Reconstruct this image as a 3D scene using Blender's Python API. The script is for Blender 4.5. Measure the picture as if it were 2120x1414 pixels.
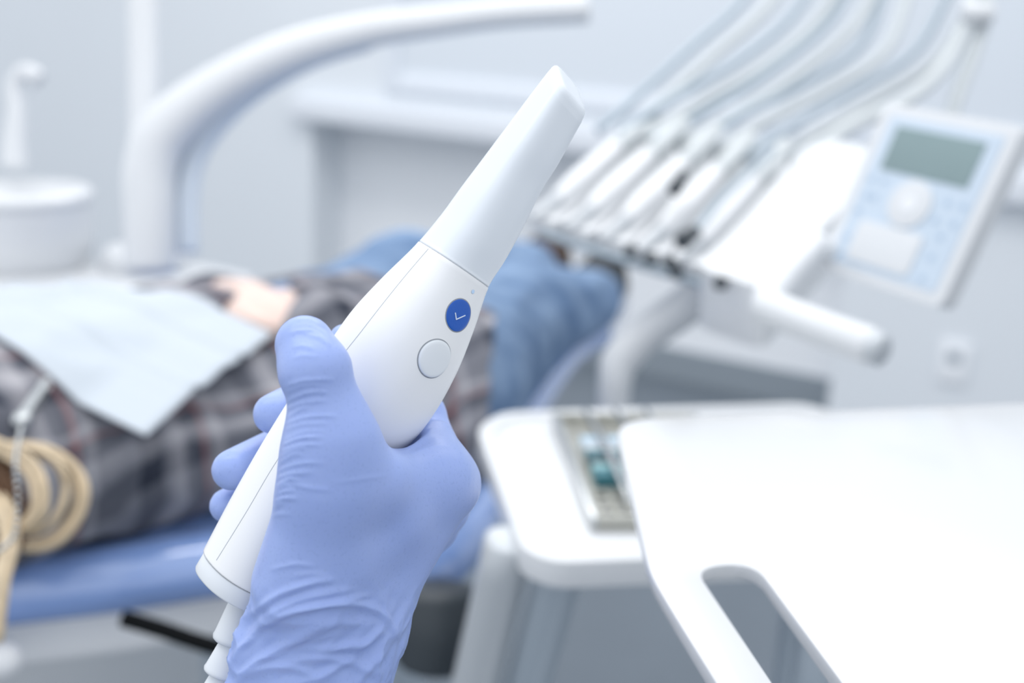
import bpy, bmesh, math, random
import numpy as np
from mathutils import Vector, Matrix, noise
from mathutils.bvhtree import BVHTree
random.seed(7); np.random.seed(7)
S = bpy.context.scene
COL = S.collection
for o in list(bpy.data.objects): bpy.data.objects.remove(o)

# ------------------------------------------------------------------ camera, world, light
F = 2355.0                                   # focal length in pixels of a 2120 px wide frame
PIT, ROL = math.radians(17), math.radians(2.8)
CAM = Vector((0, 0, 1.4))
fw = Vector((0, math.cos(PIT), -math.sin(PIT)))
u0 = Vector((0, math.sin(PIT), math.cos(PIT))); r0 = Vector((1, 0, 0))
rt = (r0*math.cos(ROL) + u0*math.sin(ROL)).normalized()
up = (u0*math.cos(ROL) - r0*math.sin(ROL)).normalized()
cd = bpy.data.cameras.new('camera'); cam = bpy.data.objects.new('camera', cd); COL.objects.link(cam)
cam.matrix_world = Matrix(((rt.x, up.x, -fw.x, CAM.x), (rt.y, up.y, -fw.y, CAM.y), (rt.z, up.z, -fw.z, CAM.z), (0, 0, 0, 1)))
cd.sensor_width = 36; cd.lens = F/2120*36; cd.clip_start = 0.02
cd.dof.use_dof = True; cd.dof.focus_distance = 0.392; cd.dof.aperture_fstop = 5.2
S.camera = cam

w = bpy.data.worlds.new('world'); S.world = w; w.use_nodes = True
wn_, wl_ = w.node_tree.nodes, w.node_tree.links     # world gradient shaped brighter high on the left, dimmer low behind on the right
bg = wn_['Background']; bg.inputs[0].default_value = (0.90, 0.945, 1.0, 1)
tcw = wn_.new('ShaderNodeTexCoord'); dt = wn_.new('ShaderNodeVectorMath'); dt.operation = 'DOT_PRODUCT'
dt.inputs[1].default_value = (-0.62, 0.10, 0.78); wl_.new(tcw.outputs['Generated'], dt.inputs[0])
mr = wn_.new('ShaderNodeMapRange'); mr.interpolation_type = 'SMOOTHSTEP'
for k_, v_ in (('From Min', -0.9), ('From Max', 0.8), ('To Min', 0.72), ('To Max', 1.08)): mr.inputs[k_].default_value = v_
wl_.new(dt.outputs['Value'], mr.inputs['Value']); wl_.new(mr.outputs['Result'], bg.inputs[1])

def area(name, loc, ang, sx, sy, power, col=(1, 1, 1)):         # overhead area light, facing straight down
    l = bpy.data.lights.new(name, 'AREA'); l.shape = 'RECTANGLE'; l.size = sx; l.size_y = sy; l.energy = power; l.color = col
    o = bpy.data.objects.new(name, l); COL.objects.link(o); o.location = loc
    o.rotation_euler = (0, 0, math.radians(ang))
    return o
area('chair_highlight_lamp', (-0.30, 0.90, 2.75), 18, 2.4, 0.17, 11, (1, 0.98, 0.96))  # unseen overhead strip, placed and narrowed for a highlight along the chair edge
area('ceiling_light_right', (1.0, 2.2, 2.75), 0, 1.5, 0.3, 4, (1, 0.98, 0.96))
area('wall_fill_lamp', (-0.6, 3.1, 2.75), -27, 2.4, 0.5, 16, (1, 0.98, 0.96))  # unseen overhead fill, added to brighten the back wall
S.view_settings.view_transform = 'Standard'; S.view_settings.look = 'None'
S.view_settings.gamma = 1; S.view_settings.use_curve_mapping = False
S.view_settings.exposure = 0.27

# ------------------------------------------------------------------ helpers
def D(px, py, d):                             # point seen at pixel, at axial depth d
    return CAM + (fw + rt*((px-1060)/F) + up*((707-py)/F))*d
def G(px, py, z):                             # point seen at pixel, at height z
    v = fw + rt*((px-1060)/F) + up*((707-py)/F)
    return CAM + v*((z-CAM.z)/v.z)
def proj(P):                                  # world points (n,3) -> px, py
    q = np.asarray(P) - np.array(CAM)
    d = q @ np.array(fw)
    return 1060 + F*(q @ np.array(rt))/d, 707 - F*(q @ np.array(up))/d
def V3(*a): return Vector(a)

def tag(o, label=None, cat=None, group=None, kind=None):
    if label: o['label'] = label
    if cat: o['category'] = cat
    if group: o['group'] = group
    if kind: o['kind'] = kind
    return o
def empty(name, loc, label=None, cat=None, group=None):
    o = bpy.data.objects.new(name, None); COL.objects.link(o); o.location = loc
    o.empty_display_size = 0.02
    bpy.context.view_layer.update()
    return tag(o, label, cat, group)
def link(name, me, m, parent=None, smooth=True):
    o = bpy.data.objects.new(name, me); COL.objects.link(o)
    if m is not None and not me.materials: me.materials.append(m)
    if smooth:
        for p in me.polygons: p.use_smooth = True
    if parent is not None:
        o.parent = parent
        o.matrix_parent_inverse = Matrix.Translation(parent.location).inverted() if parent.parent is None else Matrix.Identity(4)
    return o
def obj(name, bm, m, parent=None, smooth=True, bevel=0, segs=3, sub=0, auto=None):
    bmesh.ops.recalc_face_normals(bm, faces=bm.faces)
    me = bpy.data.meshes.new(name); bm.to_mesh(me); bm.free()
    o = link(name, me, m, parent, smooth)
    if auto is not None or bevel:
        me.set_sharp_from_angle(angle=math.radians(auto or 35))
    if bevel:
        b = o.modifiers.new('bevel', 'BEVEL'); b.width = bevel; b.segments = segs; b.limit_method = 'ANGLE'; b.angle_limit = math.radians(35)
        me.attributes.remove(me.attributes['sharp_edge']) if 'sharp_edge' in me.attributes else None
        b.harden_normals = False
    if sub:
        b = o.modifiers.new('sub', 'SUBSURF'); b.levels = sub; b.render_levels = sub
    return o
def box(bm, c, s, M=None):
    r = bmesh.ops.create_cube(bm, size=1)
    for v in r['verts']:
        v.co = Vector((v.co.x*s[0], v.co.y*s[1], v.co.z*s[2])) + Vector(c)
        if M is not None: v.co = M @ v.co
    return r['verts']
def frame_of(a, b):
    t = (b-a).normalized()
    h = Vector((0, 0, 1)) if abs(t.z) < 0.95 else Vector((1, 0, 0))
    s = t.cross(h).normalized(); return t, s, s.cross(t)
def smooth_path(pts, n=8):
    out = []; P = [pts[0]] + list(pts) + [pts[-1]]
    for i in range(1, len(P)-2):
        for k in range(n):
            t = k/n
            out.append(tuple(0.5*((2*b)+(-a+c)*t+(2*a-5*b+4*c-d)*t*t+(-a+3*b-3*c+d)*t**3) for a, b, c, d in zip(P[i-1], P[i], P[i+1], P[i+2])))
    out.append(tuple(pts[-1])); return out
def tube(bm, pts, r, seg=20, caps=True, n=8, flat=1.0):
    """pts: vectors; r: radius or list of radii"""
    rs = r if isinstance(r, (list, tuple)) else [r]*len(pts)
    q = [(p[0], p[1], p[2], a) for p, a in zip(pts, rs)]
    q = smooth_path(q, n) if n > 1 else q
    P = [Vector(x[:3]) for x in q]; R = [x[3] for x in q]
    rings = []; s = None
    for i, p in enumerate(P):
        t = (P[min(i+1, len(P)-1)] - P[max(i-1, 0)]).normalized()
        if s is None: s = frame_of(Vector((0, 0, 0)), t)[1]
        s = (s - t*s.dot(t)).normalized(); q2 = s.cross(t)
        rings.append([bm.verts.new(p + (s*math.cos(a) + q2*math.sin(a)*flat)*R[i]) for a in [2*math.pi*k/seg for k in range(seg)]])
    for a, b in zip(rings, rings[1:]):
        for k in range(seg): bm.faces.new((a[k], a[(k+1) % seg], b[(k+1) % seg], b[k]))
    if caps:
        for rg, dr in ((rings[0], -1), (rings[-1], 1)):
            i = 0 if dr < 0 else len(P)-1
            t = (P[1]-P[0]).normalized()*-1 if dr < 0 else (P[-1]-P[-2]).normalized()
            prev = rg
            for f_, h_ in ((0.85, 0.12), (0.55, 0.18)):
                nr = [bm.verts.new(P[i] + (v.co-P[i])*f_ + t*R[i]*h_) for v in rg]
                for k in range(seg): bm.faces.new((prev[k], prev[(k+1) % seg], nr[(k+1) % seg], nr[k]))
                prev = nr
            bm.faces.new(prev)
    return bm
def lathe(bm, base, axis, prof, seg=40):
    """prof: (radius, height) along axis from base"""
    t, s, q = frame_of(Vector((0, 0, 0)), Vector(axis)); rings = []
    for r, h in prof:
        r = max(r, 1e-5)
        rings.append([bm.verts.new(base + t*h + (s*math.cos(a)+q*math.sin(a))*r) for a in [2*math.pi*k/seg for k in range(seg)]])
    for a, b in zip(rings, rings[1:]):
        for k in range(seg): bm.faces.new((a[k], a[(k+1) % seg], b[(k+1) % seg], b[k]))
    bm.faces.new(rings[0]); bm.faces.new(rings[-1])
    return bm
def round_poly(pts, r, n=6):
    out = []; N = len(pts)
    rr = r if isinstance(r, (list, tuple)) else [r]*N
    for i in range(N):
        p, a, b = Vector(pts[i]), Vector(pts[i-1]), Vector(pts[(i+1) % N])
        da, db = (a-p), (b-p); k = min(rr[i], da.length*0.48, db.length*0.48)
        s, e = p + da.normalized()*k, p + db.normalized()*k
        for j in range(n+1):
            t = j/n; out.append((s*(1-t)**2 + p*2*t*(1-t) + e*t*t))
    return out
def slab(bm, outline, z0, z1, holes=(), M=None):
    """extruded flat polygon with holes; outline in (x, y)"""
    edges = []
    for lp in [outline] + list(holes):
        vs = [bm.verts.new((p[0], p[1], z0)) for p in lp]
        edges += [bm.edges.new((vs[i], vs[(i+1) % len(vs)])) for i in range(len(vs))]
    r = bmesh.ops.triangle_fill(bm, edges=edges, use_beauty=True)
    fs = [g for g in r['geom'] if isinstance(g, bmesh.types.BMFace)]
    bmesh.ops.dissolve_limit(bm, angle_limit=0.01, verts=[], edges=[]) if False else None
    e = bmesh.ops.extrude_face_region(bm, geom=fs)
    for v in [g for g in e['geom'] if isinstance(g, bmesh.types.BMVert)]: v.co.z = z1
    if M is not None:
        for v in bm.verts: v.co = M @ v.co
    return bm

# ---- materials
def mat(name, col, rough=0.4, metal=0, spec=0.5, sss=0, coat=0, noise_amt=0, noise_scale=20, bump=0, bump_scale=200, emit=None, alpha=1, trans=0):
    m = bpy.data.materials.new(name); m.use_nodes = True; nt = m.node_tree; b = nt.nodes['Principled BSDF']
    b.inputs['Base Color'].default_value = (*col, 1); b.inputs['Roughness'].default_value = rough
    b.inputs['Metallic'].default_value = metal; b.inputs['Specular IOR Level'].default_value = spec
    b.inputs['Coat Weight'].default_value = coat; b.inputs['Coat Roughness'].default_value = 0.1
    if trans: b.inputs['Transmission Weight'].default_value = trans
    if sss:
        b.inputs['Subsurface Weight'].default_value = sss; b.inputs['Subsurface Radius'].default_value = (0.006, 0.006, 0.01); b.inputs['Subsurface Scale'].default_value = 0.3
    tc = nt.nodes.new('ShaderNodeTexCoord')
    if noise_amt:
        n = nt.nodes.new('ShaderNodeTexNoise'); n.inputs['Scale'].default_value = noise_scale; n.inputs['Detail'].default_value = 4
        nt.links.new(tc.outputs['Object'], n.inputs['Vector'])
        mx = nt.nodes.new('ShaderNodeMix'); mx.data_type = 'RGBA'
        mx.inputs['A'].default_value = (*[c*(1-noise_amt) for c in col], 1); mx.inputs['B'].default_value = (*[min(1, c*(1+noise_amt)) for c in col], 1)
        nt.links.new(n.outputs['Fac'], mx.inputs['Factor']); nt.links.new(mx.outputs['Result'], b.inputs['Base Color'])
    if bump:
        n = nt.nodes.new('ShaderNodeTexNoise'); n.inputs['Scale'].default_value = bump_scale; n.inputs['Detail'].default_value = 3
        nt.links.new(tc.outputs['Object'], n.inputs['Vector'])
        bp = nt.nodes.new('ShaderNodeBump'); bp.inputs['Strength'].default_value = bump; bp.inputs['Distance'].default_value = 0.001
        nt.links.new(n.outputs['Fac'], bp.inputs['Height']); nt.links.new(bp.outputs['Normal'], b.inputs['Normal'])
    if emit:
        b.inputs['Emission Color'].default_value = (*emit[:3], 1); b.inputs['Emission Strength'].default_value = emit[3]
    return m
M_ = {
 'wall': mat('wall_paint', (0.76, 0.795, 0.835), 0.8, noise_amt=0.02, noise_scale=2),
 'recess': mat('recess_paint', (0.87, 0.89, 0.92), 0.8, noise_amt=0.02, noise_scale=2),
 'floor': mat('floor_vinyl', (0.15, 0.178, 0.21), 0.45, noise_amt=0.08, noise_scale=6),
 'base': mat('baseboard_grey', (0.27, 0.31, 0.35), 0.6),
 'sill': mat('sill_white', (0.76, 0.79, 0.84), 0.35),
 'frame': mat('window_frame_white', (0.80, 0.84, 0.90), 0.4),
 'pane': mat('frosted_pane', (0.70, 0.745, 0.80), 0.35),
 'white': mat('white_plastic', (0.72, 0.735, 0.755), 0.3, coat=0.2),
 'scan': mat('scanner_white', (0.85, 0.855, 0.87), 0.33, spec=0.45, bump=0.03, bump_scale=900),
 'tip': mat('scanner_tip_white', (0.76, 0.80, 0.85), 0.3, spec=0.45),
 'collar': mat('collar_grey_white', (0.72, 0.75, 0.79), 0.45),
 'seam': mat('seam_grey', (0.30, 0.32, 0.35), 0.6),
 'softseam': mat('soft_seam_grey', (0.42, 0.45, 0.49), 0.6),
 'bluebtn': mat('button_blue', (0.008, 0.10, 0.48), 0.35, bump=0.08, bump_scale=1500),
 'whitebtn': mat('button_white', (0.78, 0.81, 0.845), 0.35),
 'mark': mat('mark_white', (0.75, 0.82, 0.92), 0.5),
 'led': mat('led_pale_blue', (0.55, 0.72, 0.95), 0.3),
 'chair': mat('chair_vinyl_blue', (0.24, 0.37, 0.72), 0.13, spec=1.0, coat=1.0),
 'shell': mat('chair_shell_white', (0.84, 0.85, 0.87), 0.4),
 'grey': mat('grey_metal', (0.42, 0.48, 0.54), 0.4, metal=0.2),
 'ltgrey': mat('light_grey_metal', (0.55, 0.58, 0.61), 0.35, metal=0.2),
 'steel': mat('steel', (0.55, 0.57, 0.58), 0.25, metal=1.0),
 'dark': mat('dark_grey_plastic', (0.045, 0.055, 0.065), 0.5),
 'black': mat('black_plastic', (0.004, 0.005, 0.006), 0.8, spec=0.15),
 'hose': mat('hose_grey', (0.60, 0.635, 0.65), 0.5, bump=0.1, bump_scale=300),
 'rod': mat('rod_blue_grey', (0.36, 0.43, 0.49), 0.35, metal=0.3),
 'keypad': mat('keypad_blue', (0.58, 0.67, 0.77), 0.4),
 'lcd': mat('lcd_green_grey', (0.235, 0.32, 0.33), 0.25, noise_amt=0.05, noise_scale=20),
 'dot': mat('keypad_icon_blue', (0.42, 0.53, 0.66), 0.4),
 'bib': mat('bib_paper_blue', (0.55, 0.60, 0.655), 0.75, spec=0.2, bump=0.15, bump_scale=500),
 'skin': mat('skin', (0.78, 0.60, 0.53), 0.5, sss=0.15, noise_amt=0.08, noise_scale=40),
 'nail': mat('nail_dark_red', (0.05, 0.01, 0.015), 0.2),
 'shoe1': mat('shoe_brown_suede', (0.06, 0.032, 0.018), 0.7),
 'shoe2': mat('shoe_black', (0.018, 0.022, 0.026), 0.6),
 'hairm': mat('hair_blond', (0.68, 0.55, 0.38), 0.3, noise_amt=0.35, noise_scale=60),
 'hairb': mat('hair_brown', (0.16, 0.085, 0.045), 0.4, noise_amt=0.3, noise_scale=60),
 'teal': mat('teal_silicone', (0.03, 0.16, 0.20), 0.4),
 'teal2': mat('light_teal_silicone', (0.22, 0.42, 0.45), 0.4),
 'ltblue': mat('pale_blue_silicone', (0.45, 0.60, 0.72), 0.4),
 'beige': mat('beige_metal', (0.45, 0.45, 0.41), 0.4, metal=0.4),
}
def fabric_mat(name, kind):
    m = bpy.data.materials.new(name); m.use_nodes = True; nt = m.node_tree; b = nt.nodes['Principled BSDF']; L = nt.links.new
    b.inputs['Roughness'].default_value = 0.9; b.inputs['Specular IOR Level'].default_value = 0.1
    tc = nt.nodes.new('ShaderNodeTexCoord'); mp = nt.nodes.new('ShaderNodeMapping'); L(tc.outputs['Object'], mp.inputs['Vector'])
    n = nt.nodes.new('ShaderNodeTexNoise'); n.inputs['Detail'].default_value = 6; L(mp.outputs['Vector'], n.inputs['Vector'])
    cr = nt.nodes.new('ShaderNodeValToRGB')
    if kind == 'denim':
        mp.inputs['Rotation'].default_value = (0, 0, math.radians(-60)); mp.inputs['Scale'].default_value = (1, 2.5, 2)
        n.inputs['Scale'].default_value = 7
        cr.color_ramp.elements[0].position = 0.36; cr.color_ramp.elements[0].color = (0.145, 0.23, 0.38, 1)
        cr.color_ramp.elements[1].position = 0.66; cr.color_ramp.elements[1].color = (0.30, 0.41, 0.58, 1)
        L(n.outputs['Fac'], cr.inputs['Fac']); L(cr.outputs['Color'], b.inputs['Base Color'])
    else:
        # woven plaid: stripes along and across the body axis
        mp.inputs['Rotation'].default_value = (0, 0, math.radians(-49)); n.inputs['Scale'].default_value = 9
        sp = nt.nodes.new('ShaderNodeSeparateXYZ')
        ad = nt.nodes.new('ShaderNodeVectorMath'); ad.operation = 'SCALE'; ad.inputs['Scale'].default_value = 0.05; L(n.outputs['Color'], ad.inputs[0])
        a2 = nt.nodes.new('ShaderNodeVectorMath'); a2.operation = 'ADD'; L(mp.outputs['Vector'], a2.inputs[0]); L(ad.outputs[0], a2.inputs[1]); L(a2.outputs[0], sp.inputs[0])
        def mth(op, a, bb=None, c=None):
            q = nt.nodes.new('ShaderNodeMath'); q.operation = op
            for i, x in enumerate((a, bb, c)):
                if x is None: continue
                if isinstance(x, (int, float)): q.inputs[i].default_value = x
                else: L(x, q.inputs[i])
            return q.outputs[0]
        def ramp(fac, pts):
            c = nt.nodes.new('ShaderNodeValToRGB'); c.color_ramp.interpolation = 'LINEAR'
            while len(c.color_ramp.elements) < len(pts): c.color_ramp.elements.new(0.5)
            for e, (p, col) in zip(c.color_ramp.elements, pts): e.position = p; e.color = (*col, 1)
            L(fac, c.inputs['Fac']); return c.outputs['Color']
        base, dk, lt, rd = (0.19, 0.195, 0.225), (0.04, 0.046, 0.065), (0.46, 0.45, 0.48), (0.36, 0.16, 0.15)
        pat = [(0.0, base), (0.2, base), (0.22, dk), (0.38, dk), (0.40, base), (0.5, lt), (0.56, lt), (0.58, base), (0.70, dk), (0.73, rd), (0.76, base), (0.84, lt), (0.88, base)]
        yz = mth('ADD', sp.outputs['Y'], mth('MULTIPLY', sp.outputs['Z'], 0.9))
        c1 = ramp(mth('FRACT', mth('MULTIPLY', sp.outputs['X'], 8.0)), pat)
        c2 = ramp(mth('FRACT', mth('MULTIPLY', yz, 8.0)), pat)
        mx = nt.nodes.new('ShaderNodeMix'); mx.data_type = 'RGBA'; mx.inputs['Factor'].default_value = 0.5; L(c1, mx.inputs['A']); L(c2, mx.inputs['B'])
        L(mx.outputs['Result'], b.inputs['Base Color'])
    n2 = nt.nodes.new('ShaderNodeTexNoise'); n2.inputs['Scale'].default_value = 300; L(tc.outputs['Object'], n2.inputs['Vector'])
    bp = nt.nodes.new('ShaderNodeBump'); bp.inputs['Strength'].default_value = 0.4; bp.inputs['Distance'].default_value = 0.001
    L(n2.outputs['Fac'], bp.inputs['Height']); L(bp.outputs['Normal'], b.inputs['Normal'])
    return m
M_['denim'] = fabric_mat('denim', 'denim'); M_['plaid'] = fabric_mat('plaid_cloth', 'plaid')
def glove_mat():
    m = mat('nitrile_glove_blue', (0.24, 0.35, 0.76), 0.36, spec=0.4, sss=0.25)
    nt = m.node_tree; b = nt.nodes['Principled BSDF']; L = nt.links.new; tc = nt.nodes.new('ShaderNodeTexCoord')
    n1 = nt.nodes.new('ShaderNodeTexNoise'); n1.inputs['Scale'].default_value = 25; n1.inputs['Detail'].default_value = 3
    n2 = nt.nodes.new('ShaderNodeTexNoise'); n2.inputs['Scale'].default_value = 900; n2.inputs['Detail'].default_value = 2
    for n in (n1, n2): L(tc.outputs['Object'], n.inputs['Vector'])
    mx = nt.nodes.new('ShaderNodeMix'); mx.data_type = 'RGBA'
    mx.inputs['A'].default_value = (0.30, 0.40, 0.74, 1); mx.inputs['B'].default_value = (0.36, 0.46, 0.80, 1)
    L(n1.outputs['Fac'], mx.inputs['Factor'])
    cr = nt.nodes.new('ShaderNodeValToRGB'); cr.color_ramp.elements[0].position = 0.30; cr.color_ramp.elements[0].color = (0.72, 0.74, 0.80, 1)
    cr.color_ramp.elements[1].position = 0.42; cr.color_ramp.elements[1].color = (1, 1, 1, 1); L(n2.outputs['Fac'], cr.inputs['Fac'])
    m2 = nt.nodes.new('ShaderNodeMix'); m2.data_type = 'RGBA'; m2.blend_type = 'MULTIPLY'; m2.inputs['Factor'].default_value = 0.3
    L(mx.outputs['Result'], m2.inputs['A']); L(cr.outputs['Color'], m2.inputs['B']); L(m2.outputs['Result'], b.inputs['Base Color'])
    bp = nt.nodes.new('ShaderNodeBump'); bp.inputs['Strength'].default_value = 0.10; bp.inputs['Distance'].default_value = 0.0004
    L(n2.outputs['Fac'], bp.inputs['Height']); L(bp.outputs['Normal'], b.inputs['Normal'])
    return m
M_['glove'] = glove_mat()

# ---- implicit surfaces (numpy surface nets)
def smin(a, b, k):
    h = np.clip(0.5 + 0.5*(b-a)/k, 0, 1)
    return b + (a-b)*h - k*h*(1-h)
def rcone(P, a, b, ra, rb, sq=None):
    a = np.array(a, np.float32); b = np.array(b, np.float32)
    if sq is not None:                       # sq = (direction, factor): the shape is factor times wider along the direction
        n = np.array(Vector(sq[0]).normalized(), np.float32); f = 1/sq[1]-1
        P = P + (((P-a) @ n)*f)[..., None]*n
        b = b + (np.dot(b-a, n)*f)*n
    ba = b-a; t = np.clip(((P-a) @ ba)/max(float(ba @ ba), 1e-12), 0, 1)
    q = P - a - t[..., None]*ba
    return np.sqrt((q*q).sum(-1)) - (ra + (rb-ra)*t)
def surface_nets(fn, lo, hi, h):
    lo = np.array(lo); n = np.ceil((np.array(hi)-lo)/h).astype(int)+1
    ax = [(lo[i] + h*np.arange(n[i])).astype(np.float32) for i in range(3)]
    v = np.empty(n, np.float32); step = 24
    for i in range(0, n[0], step):
        g = np.stack(np.meshgrid(ax[0][i:i+step], ax[1], ax[2], indexing='ij'), -1)
        v[i:i+step] = fn(g)
    s = v < 0
    c = [(i, j, k) for i in (0, 1) for j in (0, 1) for k in (0, 1)]
    sh = lambda A, o: A[o[0]:A.shape[0]-1+o[0], o[1]:A.shape[1]-1+o[1], o[2]:A.shape[2]-1+o[2]]
    cnt = sum(sh(s, o).astype(np.int8) for o in c)
    act = (cnt > 0) & (cnt < 8); I = np.argwhere(act)
    idx = -np.ones(act.shape, np.int64); idx[act] = np.arange(len(I))
    acc = np.zeros((len(I), 3)); num = np.zeros(len(I))
    for a in c:
        for d in range(3):
            if a[d]: continue
            b = list(a); b[d] = 1
            va = v[I[:, 0]+a[0], I[:, 1]+a[1], I[:, 2]+a[2]]; vb = v[I[:, 0]+b[0], I[:, 1]+b[1], I[:, 2]+b[2]]
            m = (va < 0) != (vb < 0); t = np.where(m, va/np.where(m, va-vb, 1), 0)
            p = np.tile(np.array(a, float), (len(I), 1)); p[:, d] += t
            acc += p*m[:, None]; num += m
    verts = lo + (I + acc/num[:, None])*h
    faces = []
    for d in range(3):
        e1, e2 = (d+1) % 3, (d+2) % 3
        A = np.take(s, range(0, n[d]-1), d); B = np.take(s, range(1, n[d]), d)
        E = np.argwhere(A != B)
        E = E[(E[:, e1] > 0) & (E[:, e2] > 0) & (E[:, e1] < n[e1]-1) & (E[:, e2] < n[e2]-1)]
        ins = s[E[:, 0], E[:, 1], E[:, 2]]
        q = []
        for o1, o2 in ((-1, -1), (0, -1), (0, 0), (-1, 0)):
            C_ = E.copy(); C_[:, e1] += o1; C_[:, e2] += o2; q.append(idx[C_[:, 0], C_[:, 1], C_[:, 2]])
        q = np.stack(q, 1); q[~ins] = q[~ins][:, ::-1]; faces.append(q)
    return verts, np.concatenate(faces)
def np_mesh(name, verts, faces):
    me = bpy.data.meshes.new(name); me.from_pydata(verts.tolist(), [], faces.tolist()); me.update(); return me
def vnormals(verts, faces):
    a, b, c, d = (verts[faces[:, i]] for i in range(4)); fn = np.cross(c-a, d-b)
    N = np.zeros_like(verts)
    for i in range(4): np.add.at(N, faces[:, i], fn)
    return N/np.maximum(np.linalg.norm(N, axis=1), 1e-12)[:, None]
def relax(verts, faces, it=2, k=0.5):
    for _ in range(it):
        acc = np.zeros_like(verts); num = np.zeros(len(verts))
        for i in range(4):
            for j in (1, 3):
                np.add.at(acc, faces[:, i], verts[faces[:, (i+j) % 4]]); np.add.at(num, faces[:, i], 1)
        verts = verts*(1-k) + acc/num[:, None]*k
    return verts
def subdivide(verts, faces):
    """one linear 1-to-4 split of a quad mesh"""
    nv = len(verts); E = np.sort(np.concatenate([faces[:, [i, (i+1) % 4]] for i in range(4)]), 1)
    U, inv = np.unique(E, axis=0, return_inverse=True); inv = inv.ravel()
    m = len(faces); ei = [nv + inv[i*m:(i+1)*m] for i in range(4)]
    ci = nv + len(U) + np.arange(m)
    V = np.concatenate([verts, verts[U].mean(1), verts[faces].mean(1)])
    Fq = np.concatenate([np.stack([faces[:, i], ei[i], ci, ei[i-1]], 1) for i in range(4)])
    return V, Fq

# ================================================================== SETTING
VPX = -3419                                    # vanishing point of the back wall, left of the frame
wd = (fw + rt*((VPX-1060)/F) + up*((707+232)/F)); wd.z = 0; wd = -wd.normalized()       # along the wall, to the right
wn = Vector((wd.y, -wd.x, 0))                   # out of the wall, to the camera
if wn.y > 0: wn = -wn
W0 = Vector((0, 4.55, 0))                       # a point of the recess wall plane
DEP = 0.20
def on_wall(px, py, off=DEP):
    v = fw + rt*((px-1060)/F) + up*((707-py)/F); p0 = W0 + wn*off
    t = (p0-CAM).dot(wn)/v.dot(wn); return CAM + v*t
def wcoord(P): return (P-W0).dot(wd)
WM = Matrix(((wd.x, wn.x, 0, W0.x), (wd.y, wn.y, 0, W0.y), (0, 0, 1, 0), (0, 0, 0, 1)))      # (along, out, z) -> world
sA = wcoord(on_wall(648, 500)); sB = wcoord(on_wall(1732, 700))
zs = on_wall(1060, 300, DEP+0.06).z             # underside of the sill
bm = bmesh.new()
def wbox(x0, x1, y0, y1, z0, z1): box(bm, ((x0+x1)/2, (y0+y1)/2, (z0+z1)/2), (x1-x0, y1-y0, z1-z0), WM)
wbox(-5.5, sA, -0.1, DEP, 0, 2.8); wbox(sA, 5.5, -0.1, DEP, zs+0.04, 2.8); wbox(sB, 5.5, -0.1, DEP, 0, zs+0.04)
tag(obj('wall_back', bm, M_['wall'], smooth=False), kind='structure')
bm = bmesh.new(); wbox(sA, sB, -0.12, 0, 0, zs+0.04)
tag(obj('wall_recess', bm, M_['recess'], smooth=False), kind='structure')
bm = bmesh.new(); box(bm, (0, 1.5, -0.05), (12, 13, 0.1))
tag(obj('floor', bm, M_['floor'], smooth=False), kind='structure')
bm = bmesh.new(); wbox(sA, sB, 0, 0.02, 0, 0.12)
tag(obj('baseboard_back', bm, M_['base'], smooth=False), kind='structure')
s0 = wcoord(on_wall(600, 230, DEP+.06))
bm = bmesh.new(); wbox(s0, 5.4, DEP-0.02, DEP+0.07, zs, zs+0.09)
sill = obj('trim_1', bm, M_['sill'], bevel=0.008); tag(sill, kind='structure')
# window with a framed pane above the sill
zw = on_wall(830, 152).z; sw = wcoord(on_wall(832, 100))
wz1 = 2.3; wx1 = wcoord(on_wall(1560, 60))+1.2
bm = bmesh.new()
for x0, x1, z0, z1 in ((sw-0.07, sw, zw-0.07, wz1), (sw, wx1, zw-0.07, zw), (sw, wx1, wz1-0.07, wz1), (wx1, wx1+0.07, zw-0.07, wz1)):
    wbox(x0, x1, DEP-0.005, DEP+0.022, z0, z1)
win = tag(obj('window_1', bm, M_['frame'], bevel=0.004), kind='structure')
bm = bmesh.new(); wbox(sw, wx1, DEP-0.004, DEP+0.008, zw, wz1-0.07)
link_p = obj('pane', bm, M_['pane'], win, smooth=False)
# wall socket
Q = on_wall(1975, 750)
so = empty('wall_socket', Q, 'pale blurred wall socket low on the back wall at the right edge', 'wall socket')
bm = bmesh.new(); a_, z_ = wcoord(Q), Q.z
wbox(a_-0.045, a_+0.045, DEP, DEP+0.012, z_-0.07, z_+0.07); obj('cover_plate', bm, M_['recess'], so, bevel=0.004)
bm = bmesh.new(); lathe(bm, WM @ Vector((a_, DEP+0.006, z_+0.02)), wn, [(0.02, 0), (0.022, 0.008), (0.016, 0.0085), (0.014, 0.006)], 24); obj('socket_hole', bm, M_['grey'], so, auto=40)

# ================================================================== LEFT: spittoon unit, lamp
zP = G(300, 560, 0).z; zP = 0.955
A = G(-260, 640, zP); B = G(548, 575, zP); C_ = G(400, 540, zP); E_ = G(-260, 545, zP)
un = empty('spittoon_unit', ((A+B)/2).xy.to_3d(), 'white chairside unit carrying round spittoon behind the patient', 'dental unit')
bm = bmesh.new(); ol = round_poly([A.xy, B.xy, C_.xy, E_.xy], 0.05)
slab(bm, ol, 0.90, zP); obj('worktop', bm, M_['white'], un, bevel=0.012)
bm = bmesh.new(); cen = sum((Vector(p) for p in ol), Vector((0, 0)))/len(ol)
slab(bm, [cen + (Vector(p)-cen)*0.84 for p in ol], 0.0, 0.902); obj('cabinet', bm, M_['white'], un, bevel=0.01)
dS = 1.52
c0 = G(55, 545, zP); dS = (c0-CAM).dot(fw); R_ = 135/F*dS
bm = bmesh.new(); hh = 155/F*dS
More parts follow.
